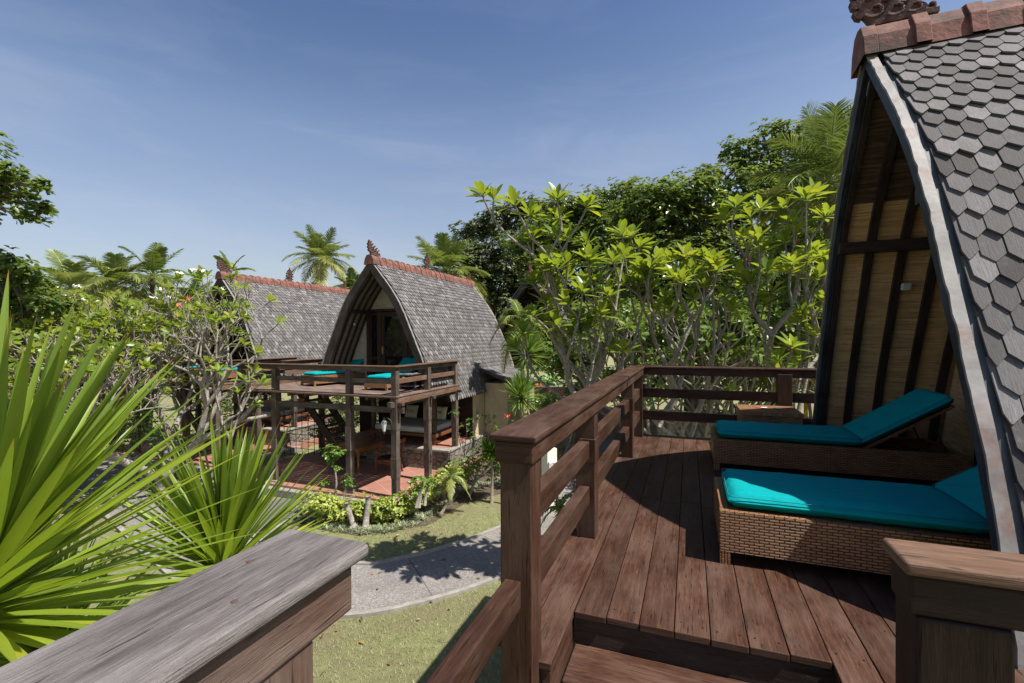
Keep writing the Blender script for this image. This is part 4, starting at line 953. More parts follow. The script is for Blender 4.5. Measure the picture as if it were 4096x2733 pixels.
# white direction pillar
pp = at(1268, 1150, 11.6); pp.z = 0
t = thing('sign_pillar', 'white painted pillar with a small lettered plaque on the lawn, seen through the railing', 'sign', (.9, 11.5, 0), R(28))
b = MB(); b.box((-.14, -.14, 0), (.14, .14, 1.5)); b.build('pillar', M['white'], t, .01)
b = MB(); b.box((-.12, -.2, .95), (.11, -.131, 1.2)); pl = b.build('plaque', M['white'], t, .008)
text_obj('lettering', 'LOBBY', .07, Matrix.Translation((0, -.202, 1.145)) @ Matrix.Rotation(R(90), 4, 'X'), M['black'], pl, .001)
text_obj('lettering', 'BEACH', .07, Matrix.Translation((0, -.202, 1.04)) @ Matrix.Rotation(R(90), 4, 'X'), M['black'], pl, .001)
b = MB()
for z in (1.095, .99): b.box((-.09, -.2035, z), (.08, -.2015, z + .006)); b.poly([(-.09, -.2035, z - .008), (-.06, -.2035, z + .003), (-.09, -.2035, z + .014)])
b.build('arrows', M['black'], pl)
# yellow hotel sign on old wall, far
t = thing('hotel_sign', 'yellow lettered sign board between stones beyond the far railing', 'sign', at(1850, 880, 14), R(-14))
b = MB(); b.box((-.45, -.02, -.09), (.35, .02, .1)); b.box((-.05, .0, -1.2), (.05, .05, -.09)); b.build('board', M['yellow'], t, .005)
text_obj('lettering', 'HOTEL VILA', .15, Matrix.Translation((-.05, -.022, 0)) @ Matrix.Rotation(R(90), 4, 'X'), M['black'], t, .001)
gw = thing('garden_wall', 'stained low concrete wall behind the frangipani trunks', 'wall', (0, 0, 0))
b = MB(); b.beam((3.0, 20.5, .6), (11.5, 17.5, .6), .25, 1.2); b.build('wall', M['oldwall'], gw)
gw = thing('garden_wall', 'mossy old masonry block behind the red flowered shrub', 'wall', (0, 0, 0))
b = MB(); b.beam((1.0, 18.5, 1.15), (2.7, 17.6, 1.15), .6, 2.3); b.build('wall', M['oldwall'], gw)
for i, (x, y, r_) in enumerate(((7.6, 14.6, .35), (8.3, 14.2, .28), (9.0, 14.1, .4), (6.8, 15.2, .3), (9.9, 14.0, .35))):
    b = MB(); me_ = None
    P = [Vector((math.cos(a) * math.cos(e), math.sin(a) * math.cos(e), math.sin(e))) for e in (0, .6, 1.15) for a in np.linspace(0, 2 * PI, 9)[:-1]]
    rng = random.Random(i); P = [(q * r_ * rng.uniform(.75, 1.1)) for q in P] + [Vector((0, 0, r_ * .9))]
    fc = [(k * 8 + a, k * 8 + (a + 1) % 8, (k + 1) * 8 + (a + 1) % 8, (k + 1) * 8 + a) for k in range(2) for a in range(8)] + [(16 + a, 16 + (a + 1) % 8, 24) for a in range(8)]
    b.poly([(p.x, p.y, p.z) for p in P], None, .5, fc); o = b.build('boulder', M['oldwall']); o.location = (x, y, 0)
    tag(o, ('pale boulder beside the garden wall, leftmost of the row', 'pale boulder second from the left beside the garden wall', 'largest pale boulder by the yellow sign', 'small pale boulder nearest the garden path', 'pale boulder at the right end by the hut leg')[i], 'rock', 'boulders beyond the far railing')
# terracotta pot
t = thing('plant_pot', 'round dark terracotta pot on a pale block by the path', 'pot', (1.72, 12.3, 0))
b = MB(); b.box((-.16, -.16, 0), (.16, .16, .14)); b.build('plinth', M['kerb'], t, .01)
b = MB(); b.lathe([(.06, .14), (.13, .2), (.15, .3), (.1, .4), (.07, .43), (.09, .46)], (0, 0, 0), 14); b.build('body', M['carved'], t, 0, True)
# ================================================================== PLANTS
def rv(n): return unit(RS.normal(size=(n, 3)))
SWORD = ((0, .5), (.12, .78), (.35, 1), (.6, .9), (.8, .6), (.93, .26), (1, .01))
def sword_plant(name, label, cat, base, n, L, W, mat, emin=2, emax=82, axis=(0, 0, 1), fold=.45, droop=.06, trunk=None, group=None, trunkmat=None, azr=None):
    t = thing(name, label, cat, base, 0, group)
    k = np.arange(n); az = k * 2.39996 + RS.uniform(-.25, .25, n)
    if azr: az = RS.uniform(azr[0], azr[1], n)
    el = np.radians(emin + (emax - emin) * (k / n) ** .8 + RS.uniform(-7, 7, n))
    D = np.stack([np.cos(az) * np.cos(el), np.sin(az) * np.cos(el), np.sin(el)], 1)
    ax = Vector(axis).normalized(); q = Vector((0, 0, 1)).rotation_difference(ax).to_matrix(); q = np.array(q); D = D @ q.T
    A = np.array(ax)[None]; N = A - D * (D @ A.T); N = unit(N + .18 * RS.normal(size=(n, 3)))
    P = D * .03 + A * (np.linspace(-.09, .12, n) * L)[:, None]
    Ls = L * RS.uniform(.75, 1.08, n) * (.82 + .18 * np.sin(el)); yl = np.clip((1 - k / n) * .6 + RS.uniform(-.25, .45, n), 0, 1) ** 1.1
    leafmesh('leaves', mat, t, P, D, N, Ls, W * RS.uniform(.8, 1.1, n), SWORD, fold, droop * (1.6 - np.sin(el)) + RS.uniform(0, .05, n), yl)
    if trunk:
        b = MB(); b.tube([Vector((0, 0, .05 * L))] + [Vector(p) for p in trunk], [.035] + [.03 + .008 * i for i in range(len(trunk))], 8); b.build('stem', trunkmat or M['palmtrunk'], t, 0, True)
    return t
def Wp(x, y, Y): return at(x, y, Y)
def down(p): return [(0, 0, -.2), (.02, .01, -p.z * .5), (0, 0, -p.z)]
p = Vector((-1.64, 1.42, 3.40)); sword_plant('sword_leaf_plant', 'huge sword leaved plant filling the left edge, its long leaves reaching up to the right', 'spiky plant', p, 230, .88, .018, M['yucca'], -6, 80, (.14, .1, 1), .4, .02, down(p), 'spiky plants in the left foreground')
p = Vector((-1.43, 2.3, 3.06)); sword_plant('sword_leaf_plant', 'fan of upright sword leaves just above the grey handrail, right of the huge one', 'spiky plant', p, 190, .7, .016, M['yucca'], 2, 84, (.04, .0, 1), .35, .025, down(p), 'spiky plants in the left foreground')
p = Vector((-1.95, 1.95, 2.82)); sword_plant('sword_leaf_plant', 'lowest shaded clump of sword leaves in the bottom left corner', 'spiky plant', p, 150, .6, .017, M['yucca'], -5, 80, (-.1, -.1, 1), .35, .05, down(p), 'spiky plants in the left foreground')
for x, y, Y, L, lb in ((1211, 815, 12.6, .88, 'tallest spiky dracaena on a bare stem, right of the middle hut roof'), (1196, 915, 11.6, .68, 'spiky dracaena lower and nearer than the tall one, in front of the yellow wall'), (1128, 1040, 11.9, .5, 'low dark dracaena beside the corner of the near railing post')):
    p = Wp(x, y, Y); sword_plant('dracaena', lb, 'dracaena', p, 260, L, .0185, M['drac'], -30, 85, (0, 0, 1), .3, .08, down(p), 'spiky dracaenas right of the middle hut')

# ---------------- plumeria
ROUND = ((0, .06), (.2, .42), (.42, .85), (.62, 1), (.82, .7), (.93, .34), (1, .02))
def rosettes(tips, dirs, mat, parent, n=(11, 16), L=(.22, .38), W=.165, name='leaves', flat_=.55):
    P = []; D = []; N = []; LL = []; RR = []
    for p, d in zip(tips, dirs):
        m = random.randint(*n); d = Vector(d).normalized(); a = d.orthogonal().normalized(); c = d.cross(a); tone = random.random() ** 1.2
        for k in range(m):
            th = k * 2.4 + random.uniform(-.3, .3); el = R(random.uniform(0, 30) + 62 * (k / m) ** 1.6)
            v = (a * math.cos(th) + c * math.sin(th)) * math.cos(el) + d * math.sin(el)
            P.append(Vector(p) - d * .02 * (m - k) / m * 3); D.append(v); N.append(d * 1.0 - v * d.dot(v) + Vector((0, 0, .25))); LL.append(random.uniform(*L) * (1 if k < m * .8 else .75)); RR.append(min(1, max(0, tone * .55 + random.uniform(0, .35) + (.35 if random.random() < .06 else 0) + (.12 if k < 3 else 0))))
    LL = np.array(LL)
    return leafmesh(name, mat, parent, P, D, N, LL, LL * W, ROUND, .22, .13, RR)
def blossoms(tips, mat, parent, r=.03, n=7, name='blossoms'):
    P = []; D = []; N = []
    for p in tips:
        for j in range(n):
            c = Vector(p) + Vector((random.uniform(-.08, .08), random.uniform(-.08, .08), random.uniform(.02, .09))); u = Vector((random.uniform(-.7, .7), random.uniform(-.9, .2), random.uniform(.3, 1))).normalized(); a = u.orthogonal().normalized(); b_ = u.cross(a)
            for k in range(5):
                th = k * 2 * PI / 5; v = a * math.cos(th) + b_ * math.sin(th) + u * .25; P.append(c); D.append(v); N.append(u - v * .2)
    return leafmesh(name, mat, parent, P, D, N, r, r * .45, ROUND, .1, .05)
def tree_from_tips(name, label, base, tips, mat, barkm, r0=.085, group=None, lean=.3, ros=None, flowers=None, fmat=None):
    t = thing(name, label, 'tree', base, 0, group); base = Vector(base)
    nodes = [dict(p=Vector(p), r=.013, k=None) for p in tips]; allseg = []
    live = nodes[:]; tipn = list(nodes)
    while len(live) > 1:
        best = None
        for i in range(len(live)):
            for j in range(i + 1, len(live)):
                d = (live[i]['p'] - live[j]['p']).length + .35 * abs(live[i]['p'].z - live[j]['p'].z) + .5 * (live[i]['r'] + live[j]['r']) * 10
                if best is None or d < best[0]: best = (d, i, j)
        d, i, j = best; A, B_ = live[i], live[j]; m = (A['p'] + B_['p']) / 2; dd = (A['p'] - B_['p']).length; tb = (base - m); hl = tb.length
        stp = min(hl * .55, max(.25, dd * .62) + .1); m = m + (tb.normalized() * .75 + Vector((0, 0, -.5))).normalized() * stp
        m.z = min(m.z, min(A['p'].z, B_['p'].z) - .05); m.z = max(m.z, .35)
        q = dict(p=m, r=min(r0, (A['r'] ** 2.3 + B_['r'] ** 2.3) ** (1 / 2.3)), k=(A, B_)); A['par'] = q; B_['par'] = q
        live = [x for x in live if x is not A and x is not B_] + [q]
    root = dict(p=base.copy(), r=min(r0 * 1.3, live[0]['r'] * 1.3), k=(live[0],)); live[0]['par'] = root
    b = MB(); dirs = {}
    def walk(nd, din):
        for ch in nd.get('k') or ():
            a, c = nd['p'], ch['p']; L = (c - a).length; d1 = (c - a).normalized(); s_ = din if din else Vector((0, 0, 1)); m1 = a + (s_ * .35 + d1 * .75).normalized() * L * .4 + Vector((random.uniform(-1, 1), random.uniform(-1, 1), random.uniform(-1, 1))) * L * .03
            e = (d1 * .75 + Vector((0, 0, .5))).normalized(); m2 = c - e * L * .3
            pts = []
            for k in range(8):
                u = k / 7; pts.append(a * (1 - u) ** 3 + m1 * 3 * u * (1 - u) ** 2 + m2 * 3 * u * u * (1 - u) + c * u ** 3)
            ra = min(nd['r'], ch['r'] * 1.35); b.tube([q - base for q in pts], [ra + (ch['r'] - ra) * k / 7 for k in range(8)], 7, True)
            if not ch.get('k'): dirs[id(ch)] = e
            walk(ch, e)
    walk(root, None)
    b.build('trunk', barkm, t, 0, True)
    rosettes([n_['p'] - base for n_ in tipn], [dirs[id(n_)] for n_ in tipn], mat, t, **(ros or {}))
    if flowers: blossoms([Vector(f) - base for f in flowers], fmat, t, .032, 2)
    return t
def Z4(x, y): return (1750 + x / 1.4656) / 1.743, (450 + y / 1.4656) / 1.743
tipsL = [(262, 478, 7.2), (330, 500, 7.4), (450, 530, 7.3), (545, 590, 7.5), (700, 500, 7.1), (715, 610, 7.4), (880, 540, 7.3), (560, 730, 7.6), (690, 720, 7.7), (615, 895, 7.4), (700, 905, 7.2), (760, 880, 7.4), (640, 840, 7.7), (880, 850, 7.3), (930, 900, 7.6), (870, 760, 7.8), (640, 1230, 7.6), (630, 1110, 7.8), (700, 1040, 7.9), (1030, 870, 7), (1090, 840, 7.3), (930, 985, 7.5), (560, 1000, 7.8), (812, 1210, 7.2), (760, 1120, 7.0), (900, 1250, 7.3), (700, 1240, 7.0), (850, 1050, 7.0), (960, 1180, 7.1), (780, 1300, 7.3), (560, 1180, 7.3), (500, 1290, 7.4), (1000, 1060, 7.0)]
tipsM = [(1080, 710, 7.6), (1130, 720, 7.9), (1250, 900, 7.2), (1290, 880, 7.4), (1370, 860, 7.5), (1450, 840, 7.4), (1430, 985, 6.9), (1380, 960, 7.1), (1540, 850, 7.5), (1610, 870, 7.3), (1640, 920, 7.2), (1100, 1000, 7.7), (1220, 970, 7.4), (1560, 1010, 7.6), (1700, 900, 7.6), (1000, 1130, 7.9), (1290, 1150, 7.8), (1500, 1090, 8.0), (1680, 1080, 7.7), (1400, 1190, 8.2), (1190, 920, 7.3), (1090, 1400, 7.4), (1500, 940, 7.2), (1340, 1090, 8.2)]
tipsR = [(1750, 545, 7.4), (1680, 610, 7.6), (1830, 600, 7.8), (1895, 560, 7.4), (2040, 545, 7.6), (2160, 500, 7.1), (2200, 480, 7.4), (2080, 640, 7.5), (2280, 600, 7.4), (1880, 740, 7.3), (1790, 730, 7.8), (2110, 690, 7.6), (2080, 880, 7.2), (2170, 850, 7.5), (2060, 930, 7.4), (2230, 960, 7.4), (1830, 990, 7.7), (1930, 930, 8), (2260, 1100, 7.4), (2300, 1180, 7.6), (2080, 1370, 7.2), (2000, 1450, 7.4), (2200, 1300, 7.6), (1960, 1050, 7.9), (2200, 800, 7.9), (2280, 860, 7.6), (2140, 1180, 7.7), (1860, 1150, 8)]
def T(ls):
    o = [at(*Z4(x, y), Y) for x, y, Y in ls]
    for x, y, Y in ls:
        if y > 640 and random.random() < .85: o.append(at(*Z4(x + random.uniform(-75, 75), y + random.uniform(-25, 90)), Y + random.uniform(-.1, .9)))
    return o
F = lambda ls: [at(*Z4(x, y), Y) for x, y, Y in ls]
tree_from_tips('frangipani_tree', 'big leaved frangipani with topmost rosettes against the sky, left of the near group', (2.35, 8.6, 0), T(tipsL), M['plum'], M['bark'], .075, 'frangipanis behind the close deck', flowers=F([(540, 500, 7.3), (770, 450, 7.3), (877, 460, 7.3), (650, 1075, 7.6)]), fmat=M['pink'])
tree_from_tips('frangipani_tree', 'frangipani with yellow green rosettes in the middle of the group behind the close deck', (3.35, 8.9, 0), T(tipsM), M['plum'], M['bark'], .08, 'frangipanis behind the close deck')
tree_from_tips('frangipani_tree', 'frangipani nearest the close hut gable, right of the group behind the close deck', (4.6, 8.5, 0), T(tipsR), M['plum'], M['bark'], .08, 'frangipanis behind the close deck', flowers=F([(2090, 770, 7.3), (1835, 890, 7.5)]), fmat=M['pink'])

def grow_frangipani(label, base, H, lv, sp, leafprob, mat, group, flow=0, leafL=(.16, .26), seedv=1, r0=.09, L0=1.0, name='frangipani_tree', stems=3, zt=.5, rmax=9, xr=9):
    rng = random.Random(seedv); t = thing(name, label, 'tree', base, 0, group); b = MB(); tips = []; dirs = []
    def rec(p, d, L, r, k):
        pts = [p]; q = p
        for i in range(3):
            d = (d + Vector((rng.uniform(-1, 1), rng.uniform(-1, 1), rng.uniform(-.5, 1.2))) * .11).normalized(); q = q + d * L / 3; pts.append(q)
        b.tube(pts, [r, r * .93, r * .87, r * .82], 6 if r > .02 else 5, k == 0)
        if k == 0 or q.z > H * rng.uniform(.93, 1.05) or math.hypot(q.x, q.y) > rmax or q.x > xr: tips.append(q); dirs.append(d); return
        m = 3 if rng.random() < .3 else 2; a0 = rng.uniform(0, 6.28); o = d.orthogonal().normalized(); c = d.cross(o)
        for j in range(m):
            th = a0 + j * 2 * PI / m + rng.uniform(-.4, .4); an = rng.uniform(.42, .78) * sp; v = (d * math.cos(an) + (o * math.cos(th) + c * math.sin(th)) * math.sin(an))
            v = (v + Vector((0, 0, .16))).normalized(); rec(q, v, L * rng.uniform(.7, .9), max(.0085, r * .72), k - 1)
    q = Vector((0, 0, zt)); b.tube([Vector((0, 0, 0)), Vector((.02, .01, zt * .5)), q], [r0 * 1.35, r0 * 1.15, r0 * 1.1], 9)
    for j in range(stems):
        th = j * 2 * PI / stems + rng.uniform(-.3, .3); an = rng.uniform(.45, .95) * sp; rec(q, Vector((math.cos(th) * math.sin(an), math.sin(th) * math.sin(an), math.cos(an))), L0 * rng.uniform(.85, 1.15), r0 * .8, lv)
    b.build('trunk', M['bark'], t, 0, True)
    idx = [i for i in range(len(tips)) if rng.random() < leafprob * (1.6 if tips[i].z > H * .8 else .7)]
    if idx: rosettes([tips[i] for i in idx], [dirs[i] for i in idx], mat, t, (6, 10), leafL, .2)
    if flow:
        fi = rng.sample(range(len(tips)), min(len(tips), flow)); fi = sorted([i for i in idx if tips[i].z < H * 1.03] or fi, key=lambda i: -tips[i].z + rng.uniform(0, 1.2))[:flow]
        blossoms([tips[i] + Vector((0, 0, .08)) for i in fi], M['pearl'], t, .032, 12)
    return t
g_ = 'bare branched frangipanis at the left'
grow_frangipani('bare branched frangipani in front of the left hut, the widest one', (-9.35, 12.5, 0), 5.7, 8, 1.0, .2, M['plum'], g_, 8, seedv=5, r0=.15, L0=1.2, rmax=3.0, xr=1.9)
grow_frangipani('bare branched frangipani behind the huge sword leaves, further left', (-11.6, 12.0, 0), 5.6, 8, 1.0, .26, M['plum'], g_, 9, seedv=9, r0=.13, L0=1.3)
grow_frangipani('frangipani with yellowing leaves and white blossom at the far left edge', (-13.6, 12.6, 0), 5.4, 6, 1.0, .6, M['plum'], g_, 9, seedv=12, r0=.12, L0=1.3)
t_ = tree_from_tips('frangipani_tree', 'low leafy frangipani shoots hanging in front of the left end of the middle deck', (-8.0, 11.9, 0), [at(x, y, Y) for x, y, Y in ((560, 790, 12), (590, 810, 12.2), (500, 850, 11.8), (560, 870, 11.9), (600, 880, 12.1), (545, 900, 12), (585, 850, 12.2), (480, 830, 12), (620, 690, 12.4), (560, 660, 12.3), (640, 740, 12.3))], M['plum'], M['bark'], .07, g_, ros=dict(n=(7, 10), L=(.28, .38), W=.17))
g_ = 'leafy frangipanis further back'
for i, (x, y, H, sd_) in enumerate(((4.4, 12.9, 4.6, 21), (5.9, 13.4, 4.7, 22), (7.6, 13.2, 4.9, 23), (4.3, 15.6, 5.0, 24), (9.2, 12.9, 5.0, 25), (6.6, 15.5, 5.4, 26))):
    grow_frangipani(('leafy frangipani directly behind the middle of the near group', 'second frangipani of the back row, with pale blossom, behind the deck corner table', 'back row frangipani third from the left, above the far railing', 'leftmost back row frangipani beside the tall dracaena', 'back row frangipani closest to the close hut gable', 'frangipani deepest in the back row under the large dark tree')[i], (x, y, 0), H, 6, .95, .8, M['plumdark'], g_, 5, (.2, .3), sd_, .09, 1.25, stems=4, rmax=2.6)

# ---------------- palms
def fronds(parent, specs, mat, seg=11, nl=44, lw=.03, name='fronds', ll=.42):
    P = []; D = []; N = []; L = []; W = []; DR = []; RN = []; rb = MB()
    for (c, az, el, ln, dr, tone) in specs:
        c = Vector(c); d = Vector((math.cos(az) * math.cos(el), math.sin(az) * math.cos(el), math.sin(el))); side = Vector((-math.sin(az), math.cos(az), 0)); pts = []
        for k in range(seg + 1):
            s = k / seg; p = c + d * ln * s; p.z -= dr * ln * s * s * 1.0; p -= Vector((d.x, d.y, 0)) * dr * ln * .25 * s ** 3; pts.append(p)
        rb.tube(pts, [.028 * (1 - .85 * k / seg) for k in range(seg + 1)], 4, False)
        for k in range(nl):
            s = .12 + .88 * k / (nl - 1); f = s * seg; i = min(seg - 1, int(f)); p = pts[i].lerp(pts[i + 1], f - i); tg = (pts[i + 1] - pts[i]).normalized(); up = side.cross(tg) * -1
            if up.z < 0: up = -up
            env = math.sin(PI * min(1, .18 + s * .78)) ** .6
            for sg in (-1, 1):
                v = (side * sg * (1.15 - .5 * s) + tg * (.45 + .7 * s) + up * .22 + Vector((random.uniform(-.12, .12), random.uniform(-.12, .12), random.uniform(-.15, .1)))).normalized()
                P.append(p); D.append(v); N.append(up + side * sg * .3); L.append(ll * ln * env * random.uniform(.85, 1.1)); W.append(lw * .5 * (.6 + .6 * env)); DR.append(.22 + random.uniform(0, .22)); RN.append(min(1, max(0, tone + random.uniform(-.15, .15))))
    leafmesh(name, mat, parent, P, D, N, L, W, ((0, .5), (.35, 1), (.75, .7), (1, .02)), .2, DR, RN)
    rb.build('frond_ribs', M['crownshaft'], parent)
def palm(label, top, n, ln, mat, trunk_r=.14, group='palm trees', seedv=1, up=.2, dr=(.25, .6), nl=46, name='palm_tree', shaft=False, base=None, tones=(.15, .75), elr=(-25, 78), ll=.3, lw=.05):
    rng = random.Random(seedv); top = Vector(top); bs = Vector(base) if base else Vector((top.x + rng.uniform(-.5, .5), top.y, 0)); t = thing(name, label, 'palm', bs, 0, group); tp = top - bs
    b = MB(); b.tube([Vector((0, 0, 0)), tp * .33 + Vector((.1, 0, 0)), tp * .66 + Vector((.06, 0, 0)), tp], [trunk_r * 1.3, trunk_r, trunk_r * .9, trunk_r * .8], 9); b.build('trunk', M['palmtrunk'], t, 0, True)
    if shaft: b = MB(); b.tube([tp - Vector((0, 0, .9)), tp - Vector((0, 0, .45)), tp + Vector((0, 0, .15))], [.13, .15, .06], 10); b.build('crownshaft', M['crownshaft'], t, 0, True)
    sp = []
    for k in range(n):
        q = k / n; el = R(elr[0] + (elr[1] - elr[0]) * q + rng.uniform(-8, 8)); az = k * 2.4 + rng.uniform(-.3, .3); sp.append((tp, az, el, ln * rng.uniform(.85, 1.08), rng.uniform(*dr) * (1.1 - .5 * q), tones[1] + (tones[0] - tones[1]) * q))
    fronds(t, sp, mat, nl=nl, ll=ll, lw=lw); return t
palm('coconut palm standing alone against the sky between the two hut ridges', at(738, 592, 38), 30, 3.2, M['palm'], .17, seedv=3, ll=.3, lw=.05, tones=(.35, 1.0))
palm('coconut palm rising behind the ridge of the middle hut', at(1022, 622, 26), 30, 3.0, M['palm'], .16, seedv=4, ll=.3, lw=.045, tones=(.2, .9))
palm('low palm tuft peeping over the ridge between the lone palm and the middle hut', at(808, 662, 30), 16, 1.5, M['palm'], .1, seedv=41, ll=.33, lw=.06)
palm('royal palm with a smooth green crownshaft above the bare frangipanis', at(265, 655, 20), 20, 2.5, M['palm'], .15, seedv=5, shaft=True, dr=(.45, .9), nl=64, ll=.26, lw=.034, tones=(.4, .9))
palm('feathery palm left of the royal palm, arching to the left', at(165, 665, 22), 19, 2.9, M['palm'], .15, seedv=6, dr=(.45, .85), nl=60, ll=.26, lw=.036, tones=(.4, .9))
palm('palm right of the royal palm with upright tufted fronds', at(350, 632, 21), 15, 2.2, M['palm'], .12, seedv=8, dr=(.3, .6), nl=54, ll=.26, lw=.034, tones=(.2, .7))
palm('low palm behind the white blossom at the left hut', at(440, 690, 19), 14, 1.5, M['palm'], .1, seedv=18, dr=(.3, .8), nl=46, ll=.3, lw=.04)
t = palm('single bright palm shoot rising behind the left hut ridge', at(528, 625, 26), 5, 1.9, M['palm'], .1, seedv=7, elr=(35, 75), tones=(.5, .8), dr=(.25, .5), ll=.25, lw=.07)
palm('palm with fresh upright and yellowing fronds beside the close hut gable', at(1900, 425, 13), 26, 2.7, M['palm'], .16, seedv=10, elr=(-30, 88), dr=(.25, .75), tones=(.05, .5), nl=76, ll=.36, lw=.024)
palm('dry yellow fronded palm under the upright one, behind the frangipani tops', at(1835, 445, 15), 7, 1.7, M['palmy'], .13, seedv=31, elr=(-20, 50), nl=54, ll=.28, lw=.03)
palm('grey green fan of palm fronds low behind the right frangipani', at(1890, 560, 12), 14, 1.9, M['palm'], .12, seedv=11, elr=(-45, 40), tones=(.1, .3), nl=54, ll=.3, lw=.035)
palm('arching areca palm between the middle hut and the frangipanis', at(1195, 735, 15.5), 15, 1.25, M['palm'], .07, seedv=12, dr=(.6, 1.1), nl=40, ll=.3, lw=.03, tones=(.4, .85))
palm('small feathery garden palm at the edge of the middle terrace', at(1035, 1095, 11.2), 12, .55, M['palm'], .03, seedv=13, dr=(.4, .9), nl=24, ll=.3, lw=.014, tones=(.6, .9), name='garden_palm')
palm('small feathery palm under the close railing by the path', at(1285, 1165, 8.9), 10, .55, M['palm'], .03, seedv=14, dr=(.4, .9), nl=24, ll=.3, lw=.02, tones=(.2, .7), name='garden_palm')

# ---------------- leafy crowns
SIMP = ((0, .15), (.5, 1), (1, .05)); OV = ((0, .1), (.4, .75), (.7, 1), (1, .1))
def crown(t, clumps, mat, leafL, per, wh=6, W=.27, st=OV, name='foliage', base=Vector((0, 0, 0)), flat_=.8, inner=.35, tone=None):
    P = []; D = []; N = []; RN = []; LL = []
    for (c, r) in clumps:
        c = np.array(c) - np.array(base); m = max(4, int(per * r * r)); v = rv(m); lump = 1 + .22 * np.sin(v[:, 0] * 5 + c[0]) + .2 * np.sin(v[:, 2] * 6 + c[1]) + .12 * np.sin(v[:, 1] * 9)
        rad = (inner + (1 - inner) * RS.rand(m) ** .45) * r * lump; q = c + v * rad[:, None] * np.array([1, 1, flat_]); tn = RS.rand(m)
        for j in range(wh):
            th = j * 2 * PI / wh + RS.rand(m) * .8; up = unit(v * .6 + np.array([0, 0, .9]) + .45 * rv(m)); a = unit(np.cross(up, rv(m))); b_ = np.cross(up, a)
            d = a * np.cos(th)[:, None] + b_ * np.sin(th)[:, None] + up * .28; P.append(q); D.append(d); N.append(up); RN.append(np.clip(tn * .6 + RS.rand(m) * .45 - .02, 0, 1)); LL.append(leafL * RS.uniform(.65, 1.15, m))
    P = np.concatenate(P); LL = np.concatenate(LL); leafmesh(name, mat, t, P, np.concatenate(D), np.concatenate(N), LL, LL * W, st, .18, .12, np.concatenate(RN))
def tree(name, label, base, clumps, mat, leafL, per, cat='tree', group=None, tr=.25, barkm=None, fk=None, **k):
    base = Vector(base); t = thing(name, label, cat, base, 0, group); b = MB(); cs = [Vector(c) for c, r in clumps]
    cen = sum(cs, Vector()) / len(cs); fork = base.lerp(cen, .4); fork.z = min(fork.z, min(c.z for c in cs) * .85)
    if fk: fork = Vector(fk)
    b.tube([Vector((0, 0, 0)), (fork - base) * .5 + Vector((tr * .3, 0, 0)), fork - base], [tr * 1.25, tr, tr * .85], 9)
    for c in cs:
        m = fork.lerp(c, .5) + Vector((random.uniform(-.3, .3), random.uniform(-.3, .3), -.15)) * min(1, tr * 5); b.tube([fork - base, m - base, c - base], [tr * .55, tr * .35, tr * .12], 6)
        r = [q for q in clumps if Vector(q[0]) == c][0][1]
        for j in range(5): b.tube([m.lerp(c, .6) - base, c - base + Vector(rv(1)[0]) * r * .75], [tr * .14, tr * .05], 5)
    b.build('trunk', barkm or M['barkdk'], t, 0, True); crown(t, clumps, mat, leafL, per, base=base, **k); return t
def CL(ls, Y0, dj=1.2): return [(tuple(at(x, y, Y0 + random.uniform(-dj, dj))), r * 1.743 / FPX * Y0) for x, y, r in ls]
g_ = 'broad crowned trees behind the frangipanis'
tree('broadleaf_tree', 'glossy dark broadleaf tree, lower left part of the big green mass, behind the left frangipani', (6.5, 24, 0), CL([(1265, 545, 62), (1330, 500, 50), (1390, 500, 55), (1250, 620, 70), (1350, 590, 80), (1430, 570, 80), (1320, 690, 70), (1420, 670, 90), (1300, 480, 50), (1380, 470, 55), (1250, 520, 50), (1440, 445, 45), (1210, 560, 50), (1340, 540, 70), (1460, 500, 55)], 24), M['almond'], .19, 300, group=g_, tr=.3)
tree('broadleaf_tree', 'glossy dark broadleaf tree, middle part of the big green mass', (7.5, 19.5, 0), CL([(1480, 455, 52), (1545, 450, 60), (1600, 440, 55), (1500, 540, 80), (1600, 530, 85), (1560, 620, 90), (1680, 600, 90), (1650, 500, 70), (1440, 500, 55), (1530, 480, 60), (1490, 660, 80), (1620, 700, 90)], 18.5), M['almond'], .19, 290, group=g_, tr=.32)
tree('broadleaf_tree', 'tallest dark broadleaf tree, rising highest next to the close hut gable', (11.3, 20, 0), CL([(1625, 400, 30), (1690, 345, 38), (1730, 375, 55), (1780, 310, 42), (1850, 310, 50), (1930, 310, 52), (1700, 440, 75), (1800, 410, 75), (1900, 390, 80), (1780, 520, 95), (1880, 500, 90), (1800, 640, 95), (1900, 650, 95)], 19), M['almond'], .19, 290, group=g_, tr=.36)
tree('fine_leaved_tree', 'dull fine leaved tree behind the palm, left end of the big green mass', (-2.5, 30, 0), CL([(1085, 535, 42), (1135, 508, 45), (1190, 490, 50), (1245, 490, 50), (1060, 580, 35), (1110, 600, 55), (1180, 590, 65), (1150, 670, 60), (1220, 660, 60), (1080, 640, 50)], 29), M['fine'], .22, 300, group=g_, tr=.25)
tree('broadleaf_tree', 'overhanging almond branch entering the frame high at the left edge', (-15.2, 10.6, 0), CL([(15, 395, 26), (45, 415, 26), (85, 428, 22), (60, 455, 22), (100, 478, 20), (50, 490, 20), (85, 505, 13), (10, 440, 30), (-40, 420, 50), (-90, 450, 70), (-100, 350, 80)], 10, .35), M['almond'], .15, 560, group='almond trees at the left edge', tr=.1, fk=(-13.6, 10.4, 8.0))
tree('broadleaf_tree', 'big leaved shrubby almond tree low at the left edge above the frangipani', (-12.2, 10.8, 0), CL([(5, 600, 35), (45, 625, 32), (80, 650, 36), (20, 670, 45), (100, 690, 36), (-30, 620, 60), (150, 700, 22), (60, 710, 34)], 11, .4), M['almond'], .16, 480, group='almond trees at the left edge', tr=.12)
